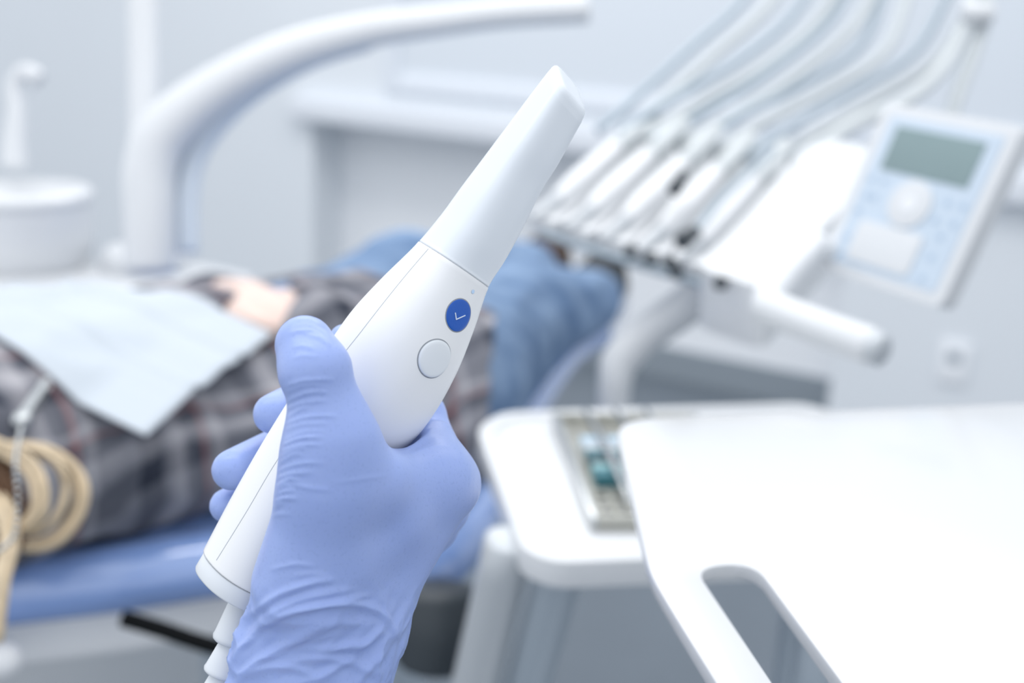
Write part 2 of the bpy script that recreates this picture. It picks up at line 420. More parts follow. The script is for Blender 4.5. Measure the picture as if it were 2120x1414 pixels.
lathe(bm, Vector((c0.x, c0.y, zP)), (0, 0, 1), [(R_*0.86, 0.0), (R_*0.97, 0.02), (R_, 0.045), (R_*1.0, hh*0.86), (R_*1.03, hh*0.88), (R_*1.04, hh*0.95), (R_*0.99, hh), (R_*0.86, hh+0.002), (R_*0.72, hh-0.02), (R_*0.3, hh-0.035), (0.004, hh-0.04)], 48)
obj('bowl', bm, M_['white'], un, auto=50)
bm = bmesh.new()
fa = D(30, 345, dS)
tube(bm, [fa, D(30, 300, dS), D(34, 230, dS), D(28, 175, dS), D(52, 148, dS), D(80, 165, dS)], [0.019, 0.018, 0.014, 0.011, 0.012, 0.015]); obj('cup_filler_spout', bm, M_['white'], un)

dL = 1.62
lp = empty('operating_lamp_arm', D(305, 545, dL), 'big curved white lamp arm rising from round flange behind the patient', 'lamp arm')
r = 53/F*dL
bm = bmesh.new()
tube(bm, [D(x, y, d) for x, y, d in ((312, 560, dL), (310, 440, dL), (312, 345, dL), (345, 268, dL), (450, 182, dL), (600, 108, dL), (760, 64, dL), (900, 45, dL), (1040, 28, dL), (1215, 18, dL))], [r*1.0, r, r*1.02, r*1.05, r*0.9, r*0.78, r*0.66, r*0.58, r*0.55, r*0.55], 32)
obj('curved_arm', bm, M_['white'], lp)
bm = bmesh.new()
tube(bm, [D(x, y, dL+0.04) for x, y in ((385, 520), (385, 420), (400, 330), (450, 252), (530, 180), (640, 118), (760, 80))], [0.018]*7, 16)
obj('arm_shade_tube', bm, mat('arm_shade_blue', (0.68, 0.74, 0.81), 0.4), lp)  # added tube in bluish grey, standing for the shaded underside of the arm
bm = bmesh.new(); fc = G(300, 552, zP)
lathe(bm, fc, (0, 0, 1), [(0.062, -0.006), (0.068, 0), (0.068, 0.020), (0.060, 0.030), (0.045, 0.034)], 40); obj('flange', bm, M_['white'], lp, auto=60)
bm = bmesh.new(); tube(bm, [D(298, 320, dL+0.06), D(298, 150, dL+0.06), D(296, 0, dL+0.06), D(290, -300, dL+0.06)], 0.0215, 24); obj('vertical_pole', bm, M_['white'], lp)

# ================================================================== PATIENT
ba = Vector((0.66, 0.75, 0)).normalized(); bp_ = Vector((-ba.y, ba.x, 0))
TRUNK = [((-.54, 0.99, .975), (-.36, 1.20, .955), .118, .100, (bp_, 1.5)), ((-.36, 1.20, .955), (-.20, 1.40, .940), .100, .100, (bp_, 1.4))]
ARMN = [((-.455, .96, .955), (-.13, 1.19, .942), .052, .048, None), ((-.13, 1.19, .942), (-.215, 1.185, 1.045), .050, .034, None)]
ARMF = [((-.70, 1.15, .94), (-.53, 1.38, .925), .055, .046, None), ((-.53, 1.38, .925), (-.36, 1.33, 1.018), .042, .032, None)]
LEGN = [((-.10, 1.27, .935), (.005, 1.61, .935), .098, .074, None), ((.005, 1.61, .935), (.115, 1.84, .915), .074, .056, None)]
LEGF = [((-.24, 1.41, .94), (-.165, 1.75, .955), .098, .074, None), ((-.165, 1.75, .955), (.025, 1.95, .920), .072, .056, None)]
def body_fn(groups, off, k=0.035):
    def fn(P):
        d = None
        for g in groups:
            for a, b, ra, rb, sq in g:
                q = rcone(P, a, b, ra, rb, sq); d = q if d is None else smin(d, q, k)
        return d - off
    return fn
pt = empty('person', (-.30, 1.2, .85), 'patient lying back in grey plaid jacket and blue jeans with long blond curls', 'person')
# skin body: head, neck, trunk, limbs and hands, one surface
HEAD = Vector((-.76, .84, 1.0))
HD = [((-.70, .92, .98), (-.56, .98, .98), .050, .055, None), (HEAD, HEAD + Vector((-.04, -.05, .0)), .082, .078, None), (HEAD + V3(.03, .03, .02), HEAD + V3(.035, .04, .03), .058, .04, None),
      (HEAD + V3(-.005, -.005, .078), HEAD + V3(.012, .016, .10), .010, .013, None)]
hN = Vector((-.220, 1.175, 1.040)); hd_ = Vector((-.092, .062, .004)); sd_ = Vector((.06, .08, 0)).normalized()
HANDN = [(hN, hN+hd_*0.55, .021, .026, None)]
for i in range(4):
    s_ = hN + hd_*0.55 + sd_*(i-1.5)*0.020 + V3(0, 0, .008); m_ = s_ + hd_*0.38 + V3(0, 0, .006); HANDN += [(s_, m_, .0105, .0095, None), (m_, m_ + hd_*0.26 + V3(0, 0, -.018), .0095, .0080, None)]
HANDN += [(hN + hd_*0.2 - sd_*0.02, hN + hd_*0.7 - sd_*0.045 + V3(0, 0, .008), .013, .009, None)]
hF = Vector((-.350, 1.315, 1.032)); hf_ = Vector((.085, -.075, .012))
HANDF = [(hF, hF+hf_*0.5, .026, .030, None)]
for i in range(4):
    s_ = hF + hf_*0.5 + Vector((.03, .09, 0)).normalized()*(i-1.5)*0.019; m_ = s_ + hf_*0.42 + V3(0, 0, .008); HANDF += [(s_, m_, .0105, .0095, None), (m_, m_ + hf_*0.28 + V3(0, 0, -.012), .0095, .008, None)]
HANDF += [(hF + hf_*0.1, hF + hf_*0.5 + V3(-.02, -.045, .005), .013, .010, None)]
MATZ = 0.881                                     # the body lies on the mattress: its underside is flattened there
def skin_fn(P):
    d = body_fn([TRUNK, LEGN, LEGF], -0.022)(P)
    d = smin(d, body_fn([ARMN, ARMF], -0.012, 0.02)(P), 0.02)
    d = smin(d, body_fn([HD], 0, 0.03)(P), 0.03)
    d = smin(d, body_fn([HANDN[:1], HANDN[1:]], 0, 0.006)(P), 0.012)
    return np.maximum(smin(d, body_fn([HANDF], 0, 0.006)(P), 0.012), MATZ+.004-P[..., 2])
v, f = surface_nets(skin_fn, (-.95, .68, .80), (.25, 2.14, 1.16), 0.0062)
v = relax(v, f, 1)
link('body', np_mesh('body', v, f), M_['skin'], pt)
# nails
bm = bmesh.new()
for i in range(4):
    c = hN + hd_*1.17 + sd_*(i-1.5)*0.020 + V3(-.004, 0, .004)
    bmesh.ops.create_uvsphere(bm, u_segments=10, v_segments=6, radius=1, matrix=Matrix.Translation(c) @ Matrix.Diagonal((.008, .006, .007, 1)))
obj('fingernails', bm, M_['nail'], pt)['label'] = 'dark red painted fingernails'
# jacket
def folds(v, f, amp, sc, strength=1.0, axis=ba):
    N = vnormals(v, f); out = v.copy()
    for i, p in enumerate(v):
        q = Vector(p); a = q.dot(axis); q2 = q + axis*(-a*0.45)
        n = noise.noise(q2*sc) + 0.5*noise.noise(q2*sc*2.1 + V3(5, 1, 2))
        n = 1-abs(n)*2.2
        out[i] = p + N[i]*amp*(n-0.3)
    return out
HIPJ = [((-.20, 1.20, .950), (-.085, 1.245, .940), .090, .112, None)]
def jacket_fn(P):
    d = body_fn([TRUNK, HIPJ], 0.010, 0.04)(P); d = smin(d, body_fn([ARMN], 0.012, 0.02)(P), 0.018); d = smin(d, body_fn([ARMF], 0.010, 0.02)(P), 0.02)
    nk = np.array((-.62, .93, .98)); cut = 0.062 - np.linalg.norm(P-nk, axis=-1)
    d = np.maximum(d, cut)
    for hp, hv in ((hN + hd_*0.05, hd_), (hF, hf_)):                   # open cuffs
        n_ = np.array(hv.normalized()); t = (P-np.array(hp)) @ n_
        d = np.maximum(d, np.where(np.linalg.norm(P-np.array(hp), axis=-1) < 0.09, t, -1))
    return np.maximum(d, MATZ-P[..., 2])
v, f = surface_nets(jacket_fn, (-.86, .74, .80), (-.02, 1.56, 1.17), 0.0058)
v = relax(v, f, 1); vj = folds(v, f, 0.006, 11); fj = f
link('jacket', np_mesh('jacket', vj, fj), M_['plaid'], pt)
def jean_fn(P):
    d = body_fn([LEGN], 0.006)(P); d = smin(d, body_fn([LEGF], 0.006)(P), 0.02)
    d = smin(d, body_fn([TRUNK[1:]], 0.0, 0.04)(P), 0.03)
    c = np.array((-.27, 1.25, .96)); t = (P-c) @ np.array(ba); d = np.maximum(d, -t)
    return np.maximum(d, MATZ-P[..., 2])
v, f = surface_nets(jean_fn, (-.42, 1.10, .79), (.24, 2.12, 1.12), 0.007)
v = relax(v, f, 1); v = folds(v, f, 0.007, 9, axis=Vector((.35, .94, 0)))
link('jeans', np_mesh('jeans', v, f), M_['denim'], pt)
# shoes
def shoe(a, toe, m, lab):
    a, toe = Vector(a), Vector(toe); d = (toe-a); w_ = Vector((1, -.3, 0)).normalized()
    fn = body_fn([[(a, a + d*0.45, .040, .040, (w_, 0.95)), (a + d*0.45, a + d, .040, .028, (w_, 1.2)), (a + V3(-.02, -.035, 0), a, .045, .04, None)]], 0, 0.02)
    v, f = surface_nets(fn, tuple(min(a[i], toe[i])-0.1 for i in range(3)), tuple(max(a[i], toe[i])+0.1 for i in range(3)), 0.005)
    o = link('shoe', np_mesh('shoe', v, f), m, pt); o['label'] = lab
shoe((.048, 2.01, .922), (.062, 2.035, .965), M_['shoe1'], 'brown shoe on the far foot')
shoe((.142, 1.905, .915), (.158, 1.935, .955), M_['shoe2'], 'black shoe on the near foot')
# hair: curled locks over the near shoulder
def lock(bm, pts, rad, n=26, r=0.0013, twist=0.6):
    q = smooth_path([(p[0], p[1], p[2]) for p in pts], 8); P = [Vector(x) for x in q]
    for i in range(n):
        a0, rr = random.uniform(0, 6.28), rad*math.sqrt(random.random()); path = []
        for j in range(0, len(P), 2):
            p = P[j]; t = (P[min(j+1, len(P)-1)]-P[max(j-1, 0)]).normalized(); _, s, q2 = frame_of(V3(0, 0, 0), t)
            an = a0 + twist*j/8; k = 1 - 0.5*(j/len(P))**3
            path.append(p + (s*math.cos(an)+q2*math.sin(an))*rr*k)
        tube(bm, path, r*random.uniform(0.8, 1.5), 5, n=1)
dH = 0.84
ring1 = [D(*p) for p in ((-60, 905, dH), (20, 935, dH), (70, 975, dH-.01), (85, 1040, dH-.02), (60, 1085, dH-.02), (20, 1095, dH-.01), (-30, 1060, dH))]
ring2 = [D(*p) for p in ((-30, 935, dH+.02), (60, 925, dH+.02), (125, 965, dH+.02), (135, 1025, dH+.02), (110, 1080, dH+.01), (65, 1110, dH+.01))]
ring3 = [D(*p) for p in ((-10, 930, dH+.04), (90, 935, dH+.04), (158, 985, dH+.04), (165, 1050, dH+.03), (125, 1110, dH+.02), (70, 1130, dH+.01), (20, 1125, dH))]
bm = bmesh.new()
lock(bm, ring1, 0.0065, 60, .0009); lock(bm, ring2, 0.0035, 26, .0009); lock(bm, ring3, 0.0060, 44, .0009)
lock(bm, [D(-160, 960, dH), D(-40, 1010, dH), D(10, 1060, dH-.02), D(20, 1120, dH-.03), D(5, 1200, dH-.05), D(-8, 1330, dH-.06)], 0.006, 40)
obj('curled_hair', bm, M_['hairm'], pt)
bm = bmesh.new()
lock(bm, [D(-120, 900, dH+.03), D(-30, 960, dH+.01), D(15, 1040, dH+.0), D(25, 1110, dH-.0), D(-5, 1160, dH)], 0.013, 70)
for i in range(150):                                                   # hair falling back over the head
    a = random.uniform(0.3, 5.9); b_ = random.uniform(-0.1, 1.0)
    n_ = (-ba*b_ + (bp_*math.cos(a) + V3(0, 0, 1)*math.sin(a))*math.sqrt(max(0, 1-b_*b_))).normalized()
    p0 = HEAD + V3(-.02, -.025, 0) + Vector(n_)*0.088
    if n_.z > 0.45 and b_ < 0.65: continue
    tube(bm, [p0, p0 - ba*0.05 + n_*0.006, p0 - ba*0.09 - V3(0, 0, .03)], 0.007, 6, n=3)
obj('dark_hair', bm, M_['hairb'], pt)

# bib draped on the chest
bv = BVHTree.FromPolygons([Vector(p) for p in vj], fj.tolist())
def on_jacket(x, y, z):
    h = bv.ray_cast(CAM, (D(x, y, 1)-CAM).normalized()); return h[0] if h[0] is not None else G(x, y, z)
cA, cB = on_jacket(302, 903, 1.045), on_jacket(566, 692, 1.065)
NU, NV = 46, 72; H_ = 0.60
u_ = np.linspace(0, 1, NU+1)[:, None]; v_ = np.linspace(0, 1, NV+1)[None, :]
for trial in range(10):
    e1 = (cB-cA); e1.z = 0; W_ = e1.length; e1n = e1.normalized(); e2n = Vector((-e1n.y, e1n.x, 0))
    if e2n.x > 0: e2n = -e2n
    PX = np.zeros((NU+1, NV+1, 3))
    for i in range(NU+1):
        for j in range(NV+1):
            p = cA.xy.to_3d() + e1n*(W_*i/NU) + e2n*(H_*j/NV)
            h = bv.ray_cast(Vector((p.x, p.y, 1.5)), Vector((0, 0, -1)))
            PX[i, j] = (p.x, p.y, h[0].z if h[0] is not None else 0.93)
    zb = PX[:, :, 2] + 0.004; z = zb.copy()+0.02
    for _ in range(240):
        zp = np.pad(z, 1, mode='edge'); av = (zp[:-2, 1:-1]+zp[2:, 1:-1]+zp[1:-1, :-2]+zp[1:-1, 2:])/4
        z = np.maximum(zb, av - 0.00022)
    for i in range(7, -1, -1):                                          # stiff paper: the hem does not drop steeply
        z[i] = np.maximum(z[i], z[i+1]-.0025)
    for j in range(7, -1, -1): z[:, j] = np.maximum(z[:, j], z[:, j+1]-.0025)
    cA, cB = G(302, 903, z[0, 0]*.5+cA.z*.5), G(566, 692, z[-1, 0]*.5+cB.z*.5)
for c in (0.36, 0.72): z = z + 0.006*np.exp(-((u_-c)/0.018)**2)
for c in (0.33, 0.66): z = z + 0.006*np.exp(-((v_-c)/0.014)**2)
PX[:, :, 2] = z
me = bpy.data.meshes.new('patient_bib')
fs = [(i*(NV+1)+j, (i+1)*(NV+1)+j, (i+1)*(NV+1)+j+1, i*(NV+1)+j+1) for i in range(NU) for j in range(NV)]
me.from_pydata(PX.reshape(-1, 3).tolist(), [], fs)
bib = link('patient_bib', me, M_['bib']); tag(bib, 'pale blue paper bib spread over the chest of the patient', 'bib')
sm = bib.modifiers.new('solid', 'SOLIDIFY'); sm.thickness = 0.0012; sm.offset = 1
# bib clip and bead chain
dC = D(70, 840, 0.9); 
def on_bib(px, py, off=0.008):
    v = (fw + rt*((px-1060)/F) + up*((707-py)/F)).normalized()
    bb = BVHTree.FromPolygons([Vector(p) for p in PX.reshape(-1, 3)], fs); h = bb.ray_cast(CAM, v)
    if h[0] is None: h = bv.ray_cast(CAM, v)
    return (h[0] if h[0] is not None else D(px, py, 0.95)) - v*off
k1, k2 = on_bib(98, 795), on_bib(46, 872)
ch = empty('bib_clip', k2, 'silver alligator clip on the left edge of the blue bib with bead chain', 'clip')
t = (k2-k1).normalized(); sv = fw.cross(t).normalized(); nv = t.cross(sv)
if nv.dot(fw) > 0: nv = -nv
Mx = Matrix((( t.x, sv.x, nv.x, k1.x), (t.y, sv.y, nv.y, k1.y), (t.z, sv.z, nv.z, k1.z), (0, 0, 0, 1)))
Lk = (k2-k1).length
bm = bmesh.new()
slab(bm, round_poly([(-0.002, -0.003), (Lk, -0.0045), (Lk, 0.0045), (-0.002, 0.003)], 0.002), 0.003, 0.0055, M=Mx); obj('upper_jaw', bm, M_['steel'], ch, bevel=0.0008)
bm = bmesh.new()
slab(bm, round_poly([(-0.002, -0.003), (Lk, -0.0045), (Lk, 0.0045), (-0.002, 0.003)], 0.002), -0.004, -0.002, M=Mx); obj('lower_jaw', bm, M_['steel'], ch, bevel=0.0008)
bm = bmesh.new(); lathe(bm, k2 - sv*0.007, sv, [(0.006, 0), (0.0075, 0.002), (0.0075, 0.012), (0.006, 0.014)], 20); obj('hinge', bm, M_['steel'], ch)
bm = bmesh.new(); q = smooth_path([tuple(D(*p)) for p in ((44, 885, .87), (38, 915, .84), (32, 960, .80), (36, 1010, .785), (37, 1060, .78), (30, 1105, .78), (12, 1130, .79), (-20, 1150, .80))], 12)
last = None
for p in q:
    p = Vector(p)
    if last is None or (p-last).length > 0.0048:
        bmesh.ops.create_uvsphere(bm, u_segments=10, v_segments=8, radius=0.0019, matrix=Matrix.Translation(p)); last = p
o = obj('bead_chain', bm, M_['steel'], ch); 

# ================================================================== CHAIR
zc = 0.885
near = [(-420, 1310), (-150, 1245), (0, 1222), (250, 1194), (480, 1162), (640, 1150), (770, 1175), (870, 1175), (950, 1125), (995, 1040), (1020, 960), (1070, 880), (1120, 800), (1175, 730), (1235, 690)]
NP = [G(x, y, zc-0.03) for x, y in near]
NP2 = [Vector(p) for p in smooth_path([tuple(p) for p in NP], 6)]
far = []
for p in reversed(NP2[::6]):
    far.append(p.xy + bp_.xy*0.55)
farP = [far[0]] + [(far[0]*(1-t) + far[-1]*t) for t in (0.25, 0.5, 0.75)] + [far[-1]]
endP = (NP2[-1].xy + Vector((.10, .40)))
outl = [p.xy for p in NP2] + [NP2[-1].xy + Vector((0.02, 0.05)), Vector((.22, 2.12)), Vector((-.12, 2.16)), Vector((-.36, 1.67)), Vector((-.62, 1.47)), Vector((-.86, 1.15)), Vector((-1.02, .80))]
tc_ = empty('dental_chair', (-0.2, 1.35, 0), 'blue upholstered dental chair with glossy padded edge under the patient', 'dental chair')
bm = bmesh.new(); slab(bm, outl, zc-0.065, zc-0.005); obj('cushion', bm, M_['chair'], tc_, bevel=0.02, segs=4)
bm = bmesh.new(); tube(bm, NP, [0.035]*8 + [0.030]*3 + [0.028]*4, 28, n=8, flat=0.95)
obj('edge_bolster', bm, M_['chair'], tc_)
bm = bmesh.new()
sh_in = [p.xy + bp_.xy*0.004 for p in NP2[:34]] + [Vector((-.10, 1.32)), Vector((-.40, 1.70)), Vector((-.60, 1.44)), Vector((-.83, 1.13)), Vector((-.98, .82))]
slab(bm, sh_in, zc-0.118, zc-0.066); obj('shell', bm, M_['shell'], tc_, bevel=0.015, segs=4)
bm = bmesh.new()
tube(bm, [D(905, 1225, 1.06), D(900, 1300, 1.06), D(888, 1378, 1.06)], [0.042, 0.040, 0.030], 28); obj('hand_controller_housing', bm, M_['dark'], tc_)
bm = bmesh.new(); box(bm, (-.24, 1.42, .39), (.26, .42, .77)); obj('pedestal', bm, M_['grey'], tc_, bevel=0.04, segs=5)
bm = bmesh.new(); slab(bm, round_poly([(-.62, 1.22), (-.06, 1.22), (.10, 1.95), (-.35, 1.72)], 0.10), 0.0, 0.05); obj('base_plate', bm, M_['grey'], tc_, bevel=0.012)
bm = bmesh.new(); tube(bm, [D(255, 1280, 1.02), D(330, 1302, 1.02), D(440, 1338, 1.02), D(620, 1385, 1.04), D(760, 1400, 1.15)], 0.0078, 16); obj('black_tube', bm, M_['black'], tc_)

bm = bmesh.new(); bmesh.ops.create_uvsphere(bm, u_segments=24, v_segments=16, radius=.016, matrix=Matrix.Translation(D(8, 1366, 1.0)))
tube(bm, [D(8, 1366, 1.0), D(-30, 1340, 1.05)], .007, 12, n=2); obj('lever_knob', bm, M_['shell'], tc_)

# ================================================================== DELIVERY UNIT
FL, FR, RR = D(1085, 458, 1.36), D(1545, 600, 1.2), D(1765, 335, 1.45)
ex = (FR-FL); LX = ex.length; ex.normalize(); ey = (RR-FR); ey = (ey - ex*ey.dot(ex)); LY = ey.length; ey.normalize(); ez = ex.cross(ey)
UM = Matrix(((ex.x, ey.x, ez.x, FL.x), (ex.y, ey.y, ez.y, FL.y), (ex.z, ey.z, ez.z, FL.z), (0, 0, 0, 1)))
du = empty('instrument_delivery_unit', G(1480, 590, 0).xy.to_3d()*0 + Vector((FR.x, FR.y, 0)), 'white delivery unit with row of handpiece holders above the patient legs', 'dental unit')
bm = bmesh.new(); skew = (RR-FR).dot(ex)
slab(bm, round_poly([(0.008, 0.05), (LX+0.02, 0.03), (LX+0.02+skew, LY), (skew, LY)], 0.03), -0.030, -0.018, M=UM)
obj('body', bm, M_['white'], du, bevel=0.018, segs=4)
bm = bmesh.new()
slab(bm, round_poly([(LX-0.055, -0.01), (LX+0.03, -0.01), (LX+0.04+skew, LY+.02), (LX-0.06+skew, LY+.02)], 0.02), -0.06, 0.015, M=UM)
obj('side_cover', bm, M_['white'], du, bevel=0.014, segs=4)
bm = bmesh.new()
tube(bm, [UM @ V3(0.02, 0.004, -0.012), UM @ V3(LX*0.5, 0.002, -0.012), UM @ V3(LX-0.03, 0.004, -0.012)], 0.0048, 14); obj('front_rail', bm, M_['rod'], du)
nh = 5; pitch = (LX-0.05)/nh
HND = []
for i in range(nh):
    x0 = 0.022 + pitch*i; k = skew/LY
    bm = bmesh.new()
    prof = [(x0-0.0215, 0.008), (x0+0.0195, 0.008), (x0+0.0205+k*(LY*.72), LY*.72), (x0-0.0215+k*(LY*.72), LY*.72)]
    slab(bm, round_poly(prof, 0.013), -0.020, 0.006, M=UM); obj('handpiece_holder', bm, M_['white'], du, bevel=0.008, segs=3)
knob = [(1305, 522, 1.27), (1347, 537, 1.25), (1388, 545, 1.23), (1400, 562, 1.23), (1492, 586, 1.19)]
for x, y, d in knob:
    bm = bmesh.new(); lathe(bm, D(x, y, d) + fw*0.006, -fw, [(0.006, 0), (0.0075, 0.002), (0.0075, 0.010), (0.005, 0.013)], 18); obj('control_knob', bm, M_['dark'], du)
# handpieces with hoses
rods = [[(1240, 270), (1330, 190), (1430, 100), (1540, 0), (1640, -150)], [(1285, 272), (1400, 200), (1540, 118), (1655, 15), (1740, -150)], [(1355, 288), (1480, 220), (1605, 138), (1735, 20), (1800, -150)],
         [(1435, 303), (1535, 238), (1655, 178), (1785, 90), (1840, -60)], [(1540, 328), (1640, 260), (1765, 190), (1905, 95), (1990, -80)]]
hoses = [[(x+50, y+12) for x, y in q] for q in rods]
labs = ['leftmost handpiece of the row on the delivery unit beside the scanner tip', 'second handpiece from the left on the delivery unit', 'middle handpiece of the row on the delivery unit with black ring', 'fourth handpiece from the left on the delivery unit', 'rightmost handpiece of the row on the delivery unit with black tip']
labh = ['leftmost grey hose rising from the delivery unit', 'second grey hose from the left rising from the delivery unit', 'middle grey hose rising from the delivery unit', 'fourth grey hose from the left rising from the delivery unit', 'rightmost of the five curved hoses rising from the delivery unit']
for i in range(nh):
    x0 = 0.022 + pitch*i; k = skew/LY
    L0 = UM @ V3(x0 - 0.006, -0.004, 0.010); L1 = UM @ V3(x0 + k*0.045, 0.045, 0.013); L2 = UM @ V3(x0 + k*LY*.55, LY*.55, 0.02); L3 = UM @ V3(x0+k*LY*.86, LY*.86, 0.024)
    hp = empty('dental_handpiece', L1, labs[i], 'handpiece', 'handpieces in the delivery unit')
    bm = bmesh.new(); tube(bm, [L1, L1*.6+L2*.4, L2], [0.011, 0.0155, 0.0135], 20); obj('handle', bm, M_['white'], hp)
    bm = bmesh.new(); tube(bm, [L0, L0*.5+L1*.5, L1], [0.0040, 0.0050, 0.009], 16, n=4); obj('metal_nose', bm, M_['ltgrey'], hp)
    bm = bmesh.new(); tube(bm, [L2, L3], [0.0125, 0.011], 16, n=2); obj('hose_connector', bm, M_['hose'], hp)
    if i == 2:
        bm = bmesh.new(); q0 = D(1397, 392, 1.27); q1 = D(1415, 362, 1.30); tube(bm, [q0, q1], [0.0085, 0.007], 16, n=2); obj('black_ring', bm, M_['dark'], hp)
    if i == 4:
        bm = bmesh.new(); q0 = D(1412, 500, 1.18); q1 = D(1438, 480, 1.20); tube(bm, [q0, q1], [0.0095, 0.008], 16, n=2); obj('black_tip', bm, M_['dark'], hp)
        bm = bmesh.new(); tube(bm, [D(1440, 478, 1.20), D(1500, 405, 1.23), D(1600, 310, 1.30)], [0.0045, .0045, .004], 12); obj('steel_shaft', bm, M_['rod'], hp)
    ho = bmesh.new(); pts = [L3] + [D(x, y, 1.52 + 0.05*j) for j, (x, y) in enumerate(hoses[i])]
    tube(ho, pts, [0.0085]*len(pts), 16)
    o = obj('instrument_hose', ho, M_['hose']); tag(o, labh[i], 'hose', 'hoses of the delivery unit')
    bm = bmesh.new(); pr = [D(x, y, 1.50 + 0.05*j) for j, (x, y) in enumerate(rods[i])]
    tube(bm, pr, [0.0062]*len(pr), 12)
    o = obj('whip_arm', bm, M_['rod']); tag(o, ['thin grey rod beside the leftmost hose', 'thin grey rod beside the second hose from the left', 'thin grey rod beside the middle hose', 'thin grey rod beside the fourth hose from the left', 'thin grey rod beside the fifth hose'][i], 'support rod', 'rods beside the hoses')
bm = bmesh.new(); pts = [D(*p) for p in ((1640, 345, 1.45), (1760, 262, 1.5), (1880, 205, 1.55), (1960, 130, 1.6), (2000, 40, 1.62), (2025, -120, 1.65))]
tube(bm, pts, 0.010, 16); tag(obj('instrument_hose', bm, M_['hose']), 'grey hose arching up behind the keypad towards the top right', 'hose', 'hoses of the delivery unit')
ho = empty('hose_column', D(1975, 240, 1.62), 'pale vertical hose pair with white clamp at the top right', 'hose')
bm = bmesh.new(); tube(bm, [D(*p) for p in ((1958, 300, 1.6), (1975, 220, 1.6), (2015, 110, 1.62), (2040, 20, 1.64), (2048, -120, 1.66))], 0.010, 16); obj('tube', bm, M_['hose'], ho)
bm = bmesh.new(); tube(bm, [D(1995, 24, 1.61), D(2050, 30, 1.61)], 0.016, 16, n=2); obj('clamp', bm, M_['white'], ho)
# support arm
bm = bmesh.new(); tube(bm, [D(*p) for p in ((1500, 560, 1.30), (1430, 625, 1.34), (1340, 690, 1.36), (1285, 745, 1.36), (1272, 800, 1.36), (1262, 900, 1.38), (1200, 1010, 1.42), (1080, 1075, 1.5))], [0.024, 0.024, 0.023, 0.023, 0.020, 0.019, .019, .019], 24); obj('support_arm', bm, M_['white'], du)

# handle
hb = bmesh.new(); tube(hb, [D(1700, 500, 1.12), D(1640, 560, 1.10), D(1592, 618, 1.07), D(1600, 640, 1.05), D(1640, 655, 1.03)], [0.012, 0.013, 0.0155, 0.0165, 0.0165], 24); obj('handle_bracket', hb, M_['white'], du)
hb = bmesh.new(); tube(hb, [D(1578, 632, 1.05), D(1700, 680, 1.01), D(1806, 718, .975)], [0.0165, 0.0165, 0.0165], 28); obj('handle_grip', hb, M_['white'], du)
hb = bmesh.new(); tube(hb, [D(1800, 716, .977), D(1826, 726, .968)], [0.015, 0.0145], 28, n=2); obj('handle_end_cap', hb, M_['ltgrey'], du)
# keypad
import numpy.linalg as LA
cn = [(1835, 212), (2120, 262), (1945, 638), (1690, 552)]
VV = [np.array([(x-1060)/F, (707-y)/F, 1.0]) for x, y in cn]
Ms = np.stack([VV[0], -VV[1], VV[2], -VV[3]], 1); _, _, vt = LA.svd(Ms); dd = vt[-1]; dd = dd/dd.mean()*1.05
TL, TR, BR, BL = (D(cn[i][0], cn[i][1], dd[i]) for i in range(4))
kx = ((TR-TL)+(BR-BL))/2; ky = ((TL-BL)+(TR-BR))/2; KW, KH = kx.length, ky.length; kxn = kx.normalized()
kyn = (ky - kxn*ky.dot(kxn)).normalized(); kzn = kxn.cross(kyn)
if kzn.dot(fw) > 0: kzn = -kzn
Kc = (TL+TR+BL+BR)/4
kyr = ky.normalized()
def K(u, v, h=0): return Kc + kx*(u-0.5) + ky*(0.5-v) + kzn*h        # u right, v down
kp = empty('control_keypad', Kc, 'white framed keypad with grey display and round dial on the delivery unit', 'control panel')
KM = Matrix(((kx.x, ky.x, kzn.x, Kc.x), (kx.y, ky.y, kzn.y, Kc.y), (kx.z, ky.z, kzn.z, Kc.z), (0, 0, 0, 1)))
def kslab(name, u0_, v0_, u1_, v1_, h0, h1, m, rad=0.03, bev=0.0015):
    bm = bmesh.new(); slab(bm, round_poly([(u0_-.5, .5-v0_), (u1_-.5, .5-v0_), (u1_-.5, .5-v1_), (u0_-.5, .5-v1_)], rad), h0, h1, M=KM)
    return obj(name, bm, m, kp, bevel=bev)
kslab('housing', 0, 0, 1, 1, -0.022, 0, M_['white'], 0.05, 0.003)
kslab('face_plate', .085, .065, .925, .935, -0.001, 0.0010, M_['keypad'], 0.03, 0.0003)
kslab('display', .17, .115, .83, .365, 0.0008, 0.0018, M_['lcd'], 0.008, 0.0003)
kslab('memory_button', .20, .66, .70, .895, 0.0008, 0.0030, M_['white'], 0.04, 0.0008)
bm = bmesh.new(); cdl = K(.50, .515, .0008)
def disc(bm, c, r1, h0, h1, seg=36):
    a = [bm.verts.new(c + kxn*math.cos(t)*r1 + kyr*math.sin(t)*r1 + kzn*h0) for t in [6.28318*k/seg for k in range(seg)]]
    b = [bm.verts.new(v.co + kzn*(h1-h0)) for v in a]
    for k in range(seg): bm.faces.new((a[k], a[(k+1) % seg], b[(k+1) % seg], b[k]))
    bm.faces.new(b); bm.faces.new(a)
disc(bm, cdl, 0.0225, 0, 0.0025); dial = obj('round_dial', bm, M_['white'], kp, bevel=0.0006)
bm = bmesh.new(); disc(bm, cdl, 0.0075, 0.0025, 0.0032); obj('centre_button', bm, M_['shell'], kp, auto=30)
for u, v in ((.14, .43), (.24, .425), (.75, .46), (.86, .46), (.16, .53), (.22, .525), (.72, .565), (.85, .56), (.14, .62), (.80, .64), (.14, .78), (.80, .76), (.14, .88), (.80, .88)):
    bm = bmesh.new(); disc(bm, K(u, v, .0010), 0.0032, 0, 0.0006, 14); obj('key', bm, M_['dot'], kp, auto=30)
